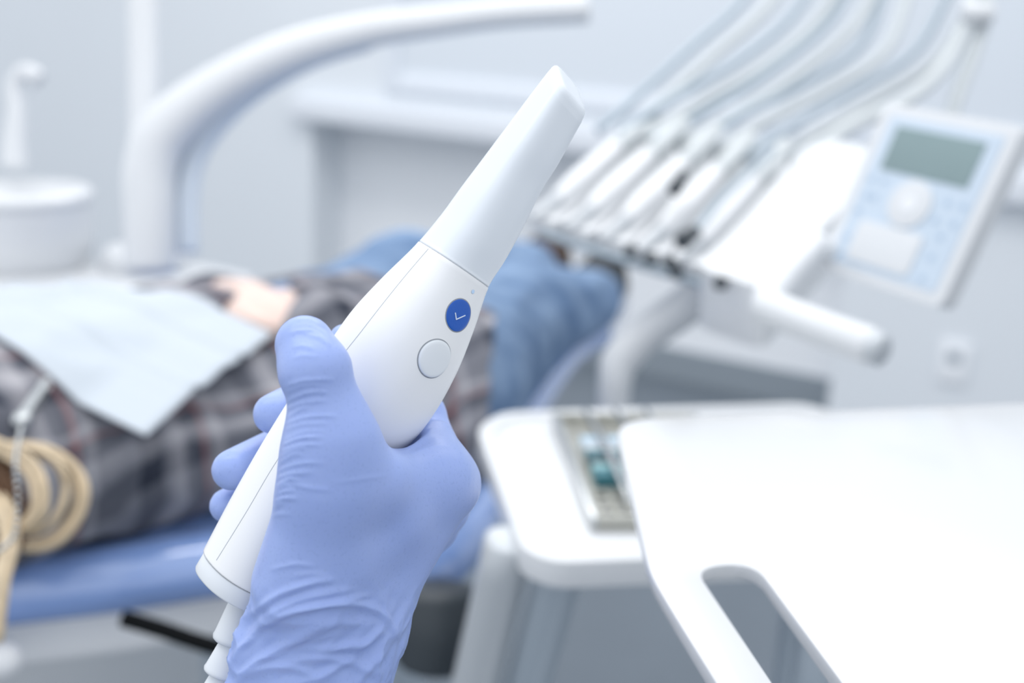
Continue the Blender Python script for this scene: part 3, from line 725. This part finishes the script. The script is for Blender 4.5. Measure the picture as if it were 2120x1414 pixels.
bm = bmesh.new(); tube(bm, [K(.4, .8, -.02), K(.2, .86, -.04), D(1700, 510, 1.12)], 0.012, 16); obj('mounting_arm', bm, M_['white'], kp)

# ================================================================== SIDE CART with tray
zt = 1.0
P = lambda x, y: G(x, y, zt).xy
cart = empty('side_cart', Vector((P(1250, 1000).x, P(1250, 1000).y, 0)), 'white topped instrument cart with raised rim and grey legs beside the chair', 'cart')
co = [P(986, 885), P(1035, 852), P(1660, 832), P(1760, 860), P(1900, 1100), P(1760, 1140), P(1150, 1164), P(1082, 1138)]
ol = round_poly(co, [.02, .02, .02, .03, .03, .02, .025, .025], 5)
cen = sum(ol, Vector((0, 0)))/len(ol)
inn = [p + (cen-p).normalized()*0.016 for p in ol]
bm = bmesh.new(); slab(bm, ol, zt-0.022, zt-0.004); obj('cart_top', bm, M_['white'], cart, bevel=0.004)
bm = bmesh.new(); slab(bm, ol, zt-0.006, zt, holes=[inn]); obj('raised_rim', bm, M_['white'], cart, bevel=0.002)
def leg(pts, r, m):
    bm = bmesh.new(); tube(bm, pts, r, 20, n=3); obj('leg', bm, m, cart)
def upto(p, z0=zt-.02): return p
for (xa, ya, xb, yb, r, m) in ((1155, 1200, 1088, 1440, .0185, 'grey'), (1050, 1140, 978, 1440, .020, 'ltgrey')):
    a = D(xa, ya, .90); b = D(xb, yb, .97); a = a + (a-b)*((zt-.012-a.z)/(a.z-b.z)); k = b + (b-a)*((0.02-b.z)/(b.z-a.z)) if b.z < a.z else b
    leg([a, b, k*0.5+b*0.5, k], r, M_[m])
for q in (P(1700, 900), P(1720, 1110)):
    leg([V3(q.x, q.y, zt-.02), V3(q.x, q.y, .4), V3(q.x, q.y, .02)], .016, M_['grey'])
# cassette
cs = empty('instrument_cassette', G(1250, 980, zt), 'open steel cassette with teal bars on the side cart', 'instrument tray')
q0, q1, q2 = G(1143, 872, zt), G(1222, 1092, zt), G(1470, 866, zt)
cy = (q1-q0); CL = cy.length; cyn = cy.normalized(); cxn = Vector((-cyn.y, cyn.x, 0)); 
if cxn.dot(q2-q0) < 0: cxn = -cxn
CWd = 0.145
CM = Matrix(((cxn.x, cyn.x, 0, q0.x), (cxn.y, cyn.y, 0, q0.y), (0, 0, 1, zt-.004), (0, 0, 0, 1)))
def cbox(name, x0, x1, y0, y1, z0, z1, m, bev=0.001):
    bm = bmesh.new(); box(bm, ((x0+x1)/2, (y0+y1)/2, (z0+z1)/2), (abs(x1-x0), abs(y1-y0), abs(z1-z0)), CM); return obj(name, bm, M_[m], cs, bevel=bev)
# perforated floor plate
holes = []
for i in range(8):
    for j in range(3):
        for base_y in (0.012, CL-0.055):
            cx, cy_ = 0.018 + i*0.0155, base_y + j*0.0155
            holes.append([(cx+0.0055*math.cos(t), cy_+0.0055*math.sin(t)) for t in [6.28318*k/10 for k in range(10)]])
bm = bmesh.new(); slab(bm, [(0, 0), (CWd, 0), (CWd, CL), (0, CL)], 0.0035, 0.0055, holes=holes, M=CM); obj('perforated_plate', bm, M_['beige'], cs, smooth=False)
cbox('frame_side', 0, 0.006, 0, CL, 0, 0.013, 'steel'); cbox('frame_side', CWd-.006, CWd, 0, CL, 0, .013, 'steel')
cbox('frame_end', 0.006, CWd-.006, 0, 0.005, 0, 0.013, 'beige'); cbox('frame_end', .006, CWd-.006, CL-.005, CL, 0, .013, 'beige')
for y0, y1, m in ((.30, .36, 'ltblue'), (.37, .43, 'ltgrey'), (.44, .50, 'teal'), (.51, .56, 'dark'), (.57, .625, 'teal2'), (.635, .69, 'teal')):
    cbox('bar', .016, CWd-.01, CL*y0, CL*y1, .0055, .017, m)
tubeb = [(0.03, .02, .012, 'ltgrey'), (0.06, .03, .012, 'white'), (.09, .025, .012, 'ltgrey')]
for i, (x, y, z_, m) in enumerate(tubeb):
    bm = bmesh.new(); tube(bm, [CM @ V3(x, .01, .021), CM @ V3(x+.004, CL*.5, .021), CM @ V3(x+.002, CL-.012, .021)], [.002, .004, .002], 10, n=3)
    o = obj('probe', bm, M_['steel']); tag(o, ['steel probe lying near the left edge of the cassette', 'steel probe lying in the middle of the cassette', 'steel probe lying near the right part of the cassette'][i], 'dental instrument', 'probes in the cassette')

# ================================================================== NEAR TABLE with slot
zn = 1.155
P = lambda x, y: G(x, y, zn).xy
lc = P(1290, 878)
co = [P(1273, 868), P(2140, 834), P(2500, 815), P(3000, 1500), P(1720, 1800), P(1385, 1255), P(1345, 1185)]
ol = round_poly(co, [.028, .05, .05, .05, .05, .03, .03], 8)
sl_c = [P(1448, 1182), P(1560, 1172), P(2010, 1790), P(1850, 1805)]
slot = round_poly([P(1437, 1174), P(1562, 1166), P(1945, 1690), P(1785, 1690)], [.022, .022, .022, .022], 8)
nt_ = empty('scanner_cart', Vector((P(1800, 1150).x, P(1800, 1150).y, 0)), 'glossy white table top with a long grip slot in the right foreground', 'table')
M_['ntop'] = mat('table_white_gloss', (0.67, 0.68, 0.695), 0.22, coat=0.2)
bm = bmesh.new(); slab(bm, ol, zn-0.007, zn, holes=[slot[::-1]]); obj('table_top', bm, M_['ntop'], nt_, bevel=0.0015, segs=2)
q = P(2350, 1150)
bm = bmesh.new(); tube(bm, [V3(q.x, q.y, zn-.006), V3(q.x, q.y, .5), V3(q.x, q.y, .04)], .03, 24, n=2); obj('column', bm, M_['white'], nt_)
bm = bmesh.new(); slab(bm, round_poly([(q.x-.2, q.y-.2), (q.x+.25, q.y-.2), (q.x+.25, q.y+.2), (q.x-.2, q.y+.2)], .08), 0.0, .05); obj('base', bm, M_['white'], nt_, bevel=.01)

# ================================================================== SCANNER
dSc = 0.405
ST = [((1132, 153), (1228, 217)), ((1101, 193), (1198, 266)), ((1049, 262), (1155, 342)), ((1004, 322), (1119, 400)), ((960, 380), (1083, 470)), ((915, 442), (1045, 540)), ((865, 503), (1010, 598)),
      ((790, 580), (982, 684)), ((720, 660), (948, 768)), ((660, 745), (893, 862)), ((600, 830), (826, 934)), ((540, 925), (755, 1030)), ((480, 1030), (682, 1132)), ((424, 1136), (612, 1238))]
st3 = []
for L_, R__ in ST:
    l, r_ = D(*L_, dSc), D(*R__, dSc); st3.append((*((l+r_)/2), (r_-l).length/2))
def par(i):                                     # section: rotation, exponent, depth ratio
    t = i/(len(ST)-1); return math.radians(45 + 7*max(0, 1-t*2.2)), 4.3 - 2.0*min(1, t*1.7), 1.0
raw = smooth_path(st3, 12)
SP = [Vector(x[:3]) for x in raw]; SR = [x[3] for x in raw]
sideR = (rt*0.83 - up*0.55)
def sec(i, n=96, seg_scale=1.0):
    t = (SP[max(i-1, 0)] - SP[min(i+1, len(SP)-1)]).normalized()            # towards the tip
    s = (sideR - t*sideR.dot(t)).normalized(); o = s.cross(t)
    if o.dot(fw) > 0: o = -o                                                 # towards the camera
    ph, ex_, br = par(i/12)
    pts = []
    for k in range(n):
        a = 2*math.pi*k/n; ca, sa = math.cos(a), math.sin(a)
        x = abs(ca)**(2/ex_)*math.copysign(1, ca); y = abs(sa)**(2/ex_)*math.copysign(1, sa)
        pts.append((x*math.cos(ph)-y*math.sin(ph), x*math.sin(ph)+y*math.cos(ph)))
    mx = max(p[0] for p in pts)
    return t, s, o, [(x/mx, y/mx*br) for x, y in pts], SR[i]*seg_scale
JI = 6*12
def ring(bm, i, scl=1.0, shear=(0, 0), push=0.0):   # shear tilts the end face
    t, s, o, pts, R = sec(i)
    return [bm.verts.new(SP[i] + s*x*R*scl + o*y*R*scl + t*(push - (x*shear[0] + y*shear[1])*R)) for x, y in pts]
def stitch(bm, rs, cap0=True, cap1=True):
    n = len(rs[0])
    for a, b in zip(rs, rs[1:]):
        for k in range(n): bm.faces.new((a[k], a[(k+1) % n], b[(k+1) % n], b[k]))
    for c, rg in ((cap0, rs[0]), (cap1, rs[-1])):
        if c:
            m = sum((v.co for v in rg), Vector())/n; prev = rg
            for f_ in (0.8, 0.4):
                nr = [bm.verts.new(m + (v.co-m)*f_) for v in rg]
                for k in range(n): bm.faces.new((prev[k], prev[(k+1) % n], nr[(k+1) % n], nr[k]))
                prev = nr
            cv = bm.verts.new(m)
            for k in range(n): bm.faces.new((prev[k], prev[(k+1) % n], cv))
sc = empty('intraoral_scanner', SP[JI], 'white handheld intraoral scanner with blue check button held in the gloved hand', 'scanner')
bm = bmesh.new(); rs = []
for f_, pu in ((0.60, 0.0010), (0.78, 0.0009), (0.88, 0.0005), (0.95, -0.0003), (0.985, -0.0012), (1.0, -0.0024)): rs.append(ring(bm, 0, f_, (0.42*f_, 0.40*f_), pu))
for i in range(6, JI, 1):
    k = max(0, 1-(i)/42)**1.3; rs.append(ring(bm, i, 1.0, (0.42*k, 0.40*k), 0))
rs.append(ring(bm, JI, 0.998, push=0.0010)); rs.append(ring(bm, JI, 0.97, push=0.0007)); rs.append(ring(bm, JI, 0.95, push=-0.004))
stitch(bm, rs); tipo = obj('scanner_tip', bm, M_['tip'], sc)
bm = bmesh.new(); rs = [ring(bm, JI, .955, push=-.001), ring(bm, JI, 0.985, push=0.0006), ring(bm, JI, 1.004, push=0.0003)]
for i in range(JI+1, len(SP)): rs.append(ring(bm, i, 1.004))
E = len(SP)-1
rs += [ring(bm, E, 1.0, push=-.0005), ring(bm, E, .96, push=-.0006), ring(bm, E, .95, push=.002)]
stitch(bm, rs); body = obj('scanner_body', bm, M_['scan'], sc)
dg = bpy.context.evaluated_depsgraph_get()
def bvh_of(o):
    me = o.data; return BVHTree.FromPolygons([o.matrix_world @ v.co for v in me.vertices], [tuple(p.vertices) for p in me.polygons])
bpy.context.view_layer.update()
BB, BT = bvh_of(body), bvh_of(tipo)
def hit(B, px, py):
    v = (fw + rt*((px-1060)/F) + up*((707-py)/F)).normalized(); h = B.ray_cast(CAM, v); return h[0], h[1]
def ribbon(name, B, pts, wdt, m, parent, lift=0.00006):
    q = smooth_path([(x, y) for x, y in pts], 10); bm = bmesh.new(); prev = None; P_ = []
    for x, y in q:
        h, n = hit(B, x, y)
        if h is not None: P_.append((h, n))
    for i, (h, n) in enumerate(P_):
        t = (P_[min(i+1, len(P_)-1)][0]-P_[max(i-1, 0)][0]).normalized(); s = t.cross(n).normalized()*wdt
        c = (bm.verts.new(h + s + n*lift), bm.verts.new(h + n*lift*1.2), bm.verts.new(h - s + n*lift))
        if prev: bm.faces.new((prev[0], prev[1], c[1], c[0])); bm.faces.new((prev[1], prev[2], c[2], c[1]))
        prev = c
    return obj(name, bm, m, parent)
ribbon('seam', BB, [(887, 515), (840, 570), (790, 632), (745, 690), (708, 738), (660, 815), (610, 898), (560, 975), (510, 1060), (448, 1160)], 0.00013, M_['softseam'], sc)
def button(px, py, rad, m, name, rim):
    h, n = hit(BB, px, py)
    t, s, q = frame_of(V3(0, 0, 0), n)
    ax = (SP[JI]-SP[JI+24]).normalized(); ax = (ax - n*ax.dot(n)).normalized(); sx = ax.cross(n)
    def P(r, a, off):
        p = h + (ax*math.cos(a)*1.0 + sx*math.sin(a))*r; hh = BB.ray_cast(p + n*0.02, -n)
        b = hh[0] if hh[0] is not None else p
        return b + n*off
    def make(prof, nm, mm, par=None):
        bm = bmesh.new(); rs = [[bm.verts.new(P(r, 2*math.pi*k/48, o)) for k in range(48)] for r, o in prof]
        for a, b in zip(rs, rs[1:]):
            for k in range(48): bm.faces.new((a[k], a[(k+1) % 48], b[(k+1) % 48], b[k]))
        bm.faces.new(rs[-1]); return obj(nm, bm, mm, par or sc)
    make([(rad*1.055, 0.00002), (rad*1.04, 0.00008), (rad*0.9, 0.00008), (rad*.5, .00008)], name+'_groove', M_['seam'])
    return make([(rad*0.99, 0.0000), (rad*0.985, rim), (rad*0.93, rim*1.5), (rad*0.8, rim*1.6), (rad*0.5, rim*1.6), (rad*.2, rim*1.6)], name, m), h, n, P
rb = 35/F*0.385
bb, hb_, nb_, _ = button(950, 653, rb, M_['bluebtn'], 'check_button', 0.0002)
B3 = bvh_of(bb)
ck = [(942, 648), (944, 661), (962, 653)]
bm = bmesh.new()
hs = [hit(B3, *c) for c in ck]; hs = [(h + n*0.00006, n) for h, n in hs if h is not None]
for (a, n), (b, _) in zip(hs, hs[1:]):
    s = (b-a).cross(n).normalized()*0.00016; e = (b-a).normalized()*.00012; lift = n*0.00025
    vs = [bm.verts.new(x) for x in (a-s-e, a+s-e, b+s+e, b-s+e, a-s-e+lift, a+s-e+lift, b+s+e+lift, b-s+e+lift)]
    for q in ((0, 1, 2, 3), (4, 5, 6, 7), (0, 1, 5, 4), (1, 2, 6, 5), (2, 3, 7, 6), (3, 0, 4, 7)): bm.faces.new([vs[i] for i in q])
o = obj('check_mark', bm, M_['mark'], None, smooth=False); o.parent = bb; o.matrix_parent_inverse = bb.matrix_world.inverted()
button(901, 743, 41/F*0.385, M_['whitebtn'], 'round_button', 0.0005)
button(979, 604, 4.5/F*0.385, M_['led'], 'status_light', 0.0001)
# collar and strain relief
t0, s0_, o0, _, R0 = sec(E)
ce = SP[E]
bm = bmesh.new()
rr_ = []
for dz_, f_ in ((0.003, .92), (-0.0009, .92), (-0.0010, .965), (-0.0014, .972), (-0.0068, .972), (-0.0074, .955), (-0.0076, .90), (-.0076, .6)):
    _, s, o, pts, R = sec(E); rr_.append([bm.verts.new(ce + s*x*R*f_ + o*y*R*f_ + t0*dz_) for x, y in pts])
stitch(bm, rr_); col_ = obj('collar', bm, M_['collar'], sc)
cp = [D(x, y, dSc) for x, y in ((506, 1236), (486, 1322), (467, 1390), (447, 1458), (424, 1530), (390, 1610), (335, 1700))]
for i in range(5):
    a, b = cp[i], cp[i+1]; a = a + (b-a)*0.12; L_ = (b-a).length*1.10; t = (b-a).normalized()
    bm = bmesh.new(); lathe(bm, a, t, [(0.0040, 0), (0.0050, 0.0005), (0.0074, L_*0.80), (0.0078, L_*0.88), (0.0076, L_*0.95), (0.0068, L_), (0.004, L_+.0003)], 40)
    obj('strain_relief_segment', bm, M_['collar'] if i else M_['collar'], sc, auto=60)
bm = bmesh.new(); tube(bm, [cp[4], cp[5], cp[6], D(260, 1800, dSc+.05)], 0.0035, 16); obj('cable', bm, M_['collar'], sc)

# ================================================================== GLOVED HAND
PXM = 0.40/F                                     # metres per pixel near the hand
def H(x, y, d): return np.array(D(x, y, d), np.float32)
def scan_sdf(P):
    d = None
    for i in range(JI-12, len(SP)-1, 6):
        j = min(i+6, len(SP)-1); a, b = np.array(SP[i]), np.array(SP[j]); ab = b-a
        T = np.clip(((P-a) @ ab)/(ab @ ab), 0 if i > JI-12 else -9, 1 if j < len(SP)-1 else 1.0)
        q = P-a-T[..., None]*ab; t, s, o, _, R = sec((i+j)//2, 8); ph, ex_, br = par(i/12)
        x = q @ np.array(s); y = q @ np.array(o); al = q @ np.array(t)
        R = SR[i] + (SR[j]-SR[i])*np.clip(T, 0, 1)
        # projected half width R belongs to the corner of the rotated superellipse
        n_ = 200; an = np.linspace(0, 6.2832, n_); cx = np.abs(np.cos(an))**(2/ex_)*np.sign(np.cos(an)); cyy = np.abs(np.sin(an))**(2/ex_)*np.sign(np.sin(an))
        mx = (cx*math.cos(ph)-cyy*math.sin(ph)).max()
        xr = (x*math.cos(ph)+y*math.sin(ph))*mx/R; yr = (-x*math.sin(ph)+y*math.cos(ph))*mx/R
        f_ = ((np.abs(xr)**ex_+np.abs(yr)**ex_)**(1/ex_)-1)*R/mx
        f_ = np.maximum(f_, np.abs(al)-0.0005 if False else f_)
        f_ = np.where((T >= 1.0) & (j == len(SP)-1), np.maximum(f_, np.abs(al)), f_)
        d = f_ if d is None else np.minimum(d, f_)
    return d
p_ = PXM
axis_w = Vector(D(700, 1100, .4) - D(640, 1500, .4)).normalized()
PALM = [  # (a, b, ra, rb, squash)
 (H(646, 1205, .382), H(682, 1000, .369), 118*p_, 86*p_, None),                 # thumb metacarpal / thenar
 (H(681, 1000, .369), H(686, 905, .366), 84*p_, 75*p_, None),
 (H(740, 1230, .402), H(890, 1010, .410), 110*p_, 92*p_, None),                 # index metacarpal
 (H(720, 1260, .418), H(890, 1040, .436), 110*p_, 82*p_, None),
 (H(700, 1270, .428), H(870, 1080, .452), 105*p_, 76*p_, None),
 (H(720, 1110, .390), H(800, 1060, .392), 110*p_, 92*p_, None),                 # web muscle
 (H(680, 1270, .402), H(646, 1330, .402), 154*p_, 168*p_, None),                # wrist
 (H(646, 1330, .402), H(598, 1560, .400), 168*p_, 170*p_, None),
]
WEB = [(H(690, 935, .368), H(782, 990, .376), 70*p_, 54*p_, None), (H(735, 1010, .378), H(900, 985, .402), 58*p_, 62*p_, None), (H(895, 990, .404), H(905, 900, .418), 62*p_, 34*p_, None), (H(860, 1000, .41), H(938, 1000, .415), 60*p_, 44*p_, None)]
THUMB = [(H(686, 905, .366), H(673, 832, .365), 75*p_, 61*p_, None), (H(673, 832, .365), H(653, 768, .363), 61*p_, 67*p_, None), (H(652, 768, .363), H(631, 714, .367), 66*p_, 57*p_, None)]
FING = [
 [(H(920, 1003, .418), H(880, 858, .436), 66*p_, 44*p_, None), (H(880, 858, .436), H(840, 780, .450), 46*p_, 48*p_, None), (H(840, 780, .450), H(770, 716, .445), 48*p_, 45*p_, None), (H(770, 716, .445), H(716, 706, .430), 44*p_, 40*p_, None)],
 [(H(905, 1040, .440), H(830, 900, .462), 74*p_, 54*p_, None), (H(830, 880, .462), H(685, 800, .458), 54*p_, 50*p_, None), (H(685, 800, .458), H(566, 857, .430), 50*p_, 46*p_, None)],
 [(H(890, 1080, .455), H(780, 990, .474), 70*p_, 52*p_, None), (H(780, 970, .474), H(610, 912, .460), 52*p_, 50*p_, None), (H(610, 912, .460), H(481, 973, .425), 50*p_, 46*p_, None)],
 [(H(860, 1120, .462), H(740, 1070, .474), 62*p_, 46*p_, None), (H(740, 1060, .474), H(590, 1005, .458), 46*p_, 43*p_, None), (H(590, 1005, .458), H(470, 1047, .436), 43*p_, 40*p_, None)],
]
def hand_fn(P):
    d = None
    for a, b, ra, rb_, sq in PALM:
        q = rcone(P, a, b, ra, rb_, sq); d = q if d is None else smin(d, q, 0.010)
    for a, b, ra, rb_, sq in WEB: d = smin(d, rcone(P, a, b, ra, rb_, sq), 0.010)
    th = None
    for a, b, ra, rb_, sq in THUMB:
        q = rcone(P, a, b, ra, rb_, sq); th = q if th is None else smin(th, q, 0.003)
    d = smin(d, th, 0.008)
    fg = None
    for fi in FING:
        c = None
        for a, b, ra, rb_, sq in fi:
            q = rcone(P, a, b, ra, rb_, sq); c = q if c is None else smin(c, q, 0.003)
        fg = c if fg is None else smin(fg, c, 0.0015)
    d = smin(d, fg, 0.006)
    s = scan_sdf(P)
    return np.maximum(d, -(s-0.0003))
pts = [D(x, y, d) for x in (400, 1010) for y in (630, 1580) for d in (.335, .50)]
lo = [min(p[i] for p in pts) for i in range(3)]; hi = [max(p[i] for p in pts) for i in range(3)]
v, f = surface_nets(hand_fn, lo, hi, 0.0013)
v = relax(v, f, 3, 0.5); v, f = subdivide(v, f); v = relax(v, f, 3, 0.5)
# keep out of the scanner after smoothing
N = vnormals(v, f)
px, py = proj(v); view = v - np.array(CAM); view /= np.linalg.norm(view, axis=1)[:, None]
facing = np.clip(-(N*view).sum(1)*3, 0, 1); dep = (v-np.array(CAM)) @ np.array(fw)
disp = np.zeros(len(v))
def crease(pl, amp, wd_, front=True):
    global disp
    q = np.array(smooth_path(pl, 6)); best = np.full(len(v), 1e9); tt = np.zeros(len(v))
    for i in range(len(q)-1):
        a, b = q[i], q[i+1]; ab = b-a; t = np.clip(((px-a[0])*ab[0]+(py-a[1])*ab[1])/max(ab @ ab, 1e-6), 0, 1)
        dx, dy = px-a[0]-t*ab[0], py-a[1]-t*ab[1]; ds = np.hypot(dx, dy); m = ds < best
        best = np.where(m, ds, best); tt = np.where(m, (i+t)/(len(q)-1), tt)
    env = np.sin(np.pi*np.clip(tt, 0.02, 0.98))**0.6
    disp += amp*env*np.exp(-(best/wd_)**2)*facing*(dep < 0.41)
# wrist folds
for pl, a, w_ in (([(515, 1275), (580, 1230), (650, 1205), (690, 1200)], .0011, 7), ([(500, 1320), (570, 1265), (640, 1235), (730, 1220)], .0013, 8), ([(480, 1370), (540, 1300), (620, 1260), (720, 1248), (790, 1270), (822, 1320)], .0017, 8),
                  ([(620, 1262), (690, 1245), (765, 1232)], .0010, 6), ([(600, 1320), (680, 1290), (760, 1290)], .0011, 10), ([(620, 1340), (700, 1338), (760, 1332), (795, 1300)], .0012, 9), ([(500, 1400), (580, 1340), (650, 1310)], .0012, 9),
                  ([(560, 1400), (640, 1360), (720, 1370), (790, 1400)], .0012, 11), ([(475, 1425), (540, 1385), (600, 1380), (660, 1400)], .001, 9), ([(740, 1420), (765, 1380), (795, 1350)], .001, 8), ([(640, 1410), (690, 1385), (740, 1360)], .0009, 8)):
    crease(pl, a, w_)
# fine folds at the left flank of the thumb base
y0 = 790
while y0 < 1085:
    x0 = 604 + (4 if y0 < 860 else 0) - max(0, y0-900)*0.26; L_ = random.uniform(25, 95); up_ = random.uniform(4, 16)
    crease([(x0-16, y0+10), (x0+L_*.25, y0-up_*.4), (x0+L_*.65, y0-up_*.8), (x0+L_, y0-up_*random.uniform(.5, 1.1))], random.uniform(.00028, .00065), random.uniform(3.4, 5.5))
    y0 += random.uniform(9, 21)
for pl, a in (([(640, 672), (672, 690), (690, 705)], .0004), ([(625, 688), (660, 700), (686, 716)], .0003), ([(605, 720), (625, 716), (650, 722)], .0003), ([(690, 1000), (760, 990), (800, 985)], .0002), ([(600, 1000), (640, 1010), (690, 1015)], .0003), ([(830, 935), (880, 905), (910, 860)], .0004), ([(850, 940), (895, 925), (935, 925)], .0003),
              ([(840, 932), (870, 915), (900, 895)], .0004), ([(560, 1180), (610, 1168), (650, 1172)], .0004), ([(600, 1195), (640, 1188), (680, 1190)], .0003), ([(598, 690), (640, 684), (668, 700), (684, 722)], .00035), ([(604, 742), (630, 736), (660, 740)], .0002), ([(648, 664), (670, 676), (684, 692)], .0003)):
    crease(pl, a, 4.5)
idx = np.nonzero(py > 1180)[0]; ax1 = (rt*0.86 + up*0.5).normalized()
for i in idx:
    q = Vector(v[i]); al = q.dot(ax1); q2 = q - ax1*al*0.6
    n = noise.noise(q2*95) + 0.5*noise.noise(q2*210); k = min(1, (py[i]-1180)/150)
    disp[i] += 0.0011*k*(1-abs(n)*2.4)*0.9
v = v + N*disp[:, None]
gh = empty('gloved_hand', D(690, 1250, .402), 'right hand in a blue nitrile glove gripping the white scanner in the foreground', 'hand')
v2 = v - np.array(gh.location)*0
link('glove', np_mesh('glove', v, f), M_['glove'], gh)
bm = bmesh.new(); tube(bm, [D(612, 1530, .40), D(580, 1700, .395), D(540, 1900, .38)], [150*p_, 175*p_, 215*p_], 28); obj('forearm', bm, M_['skin'], gh)
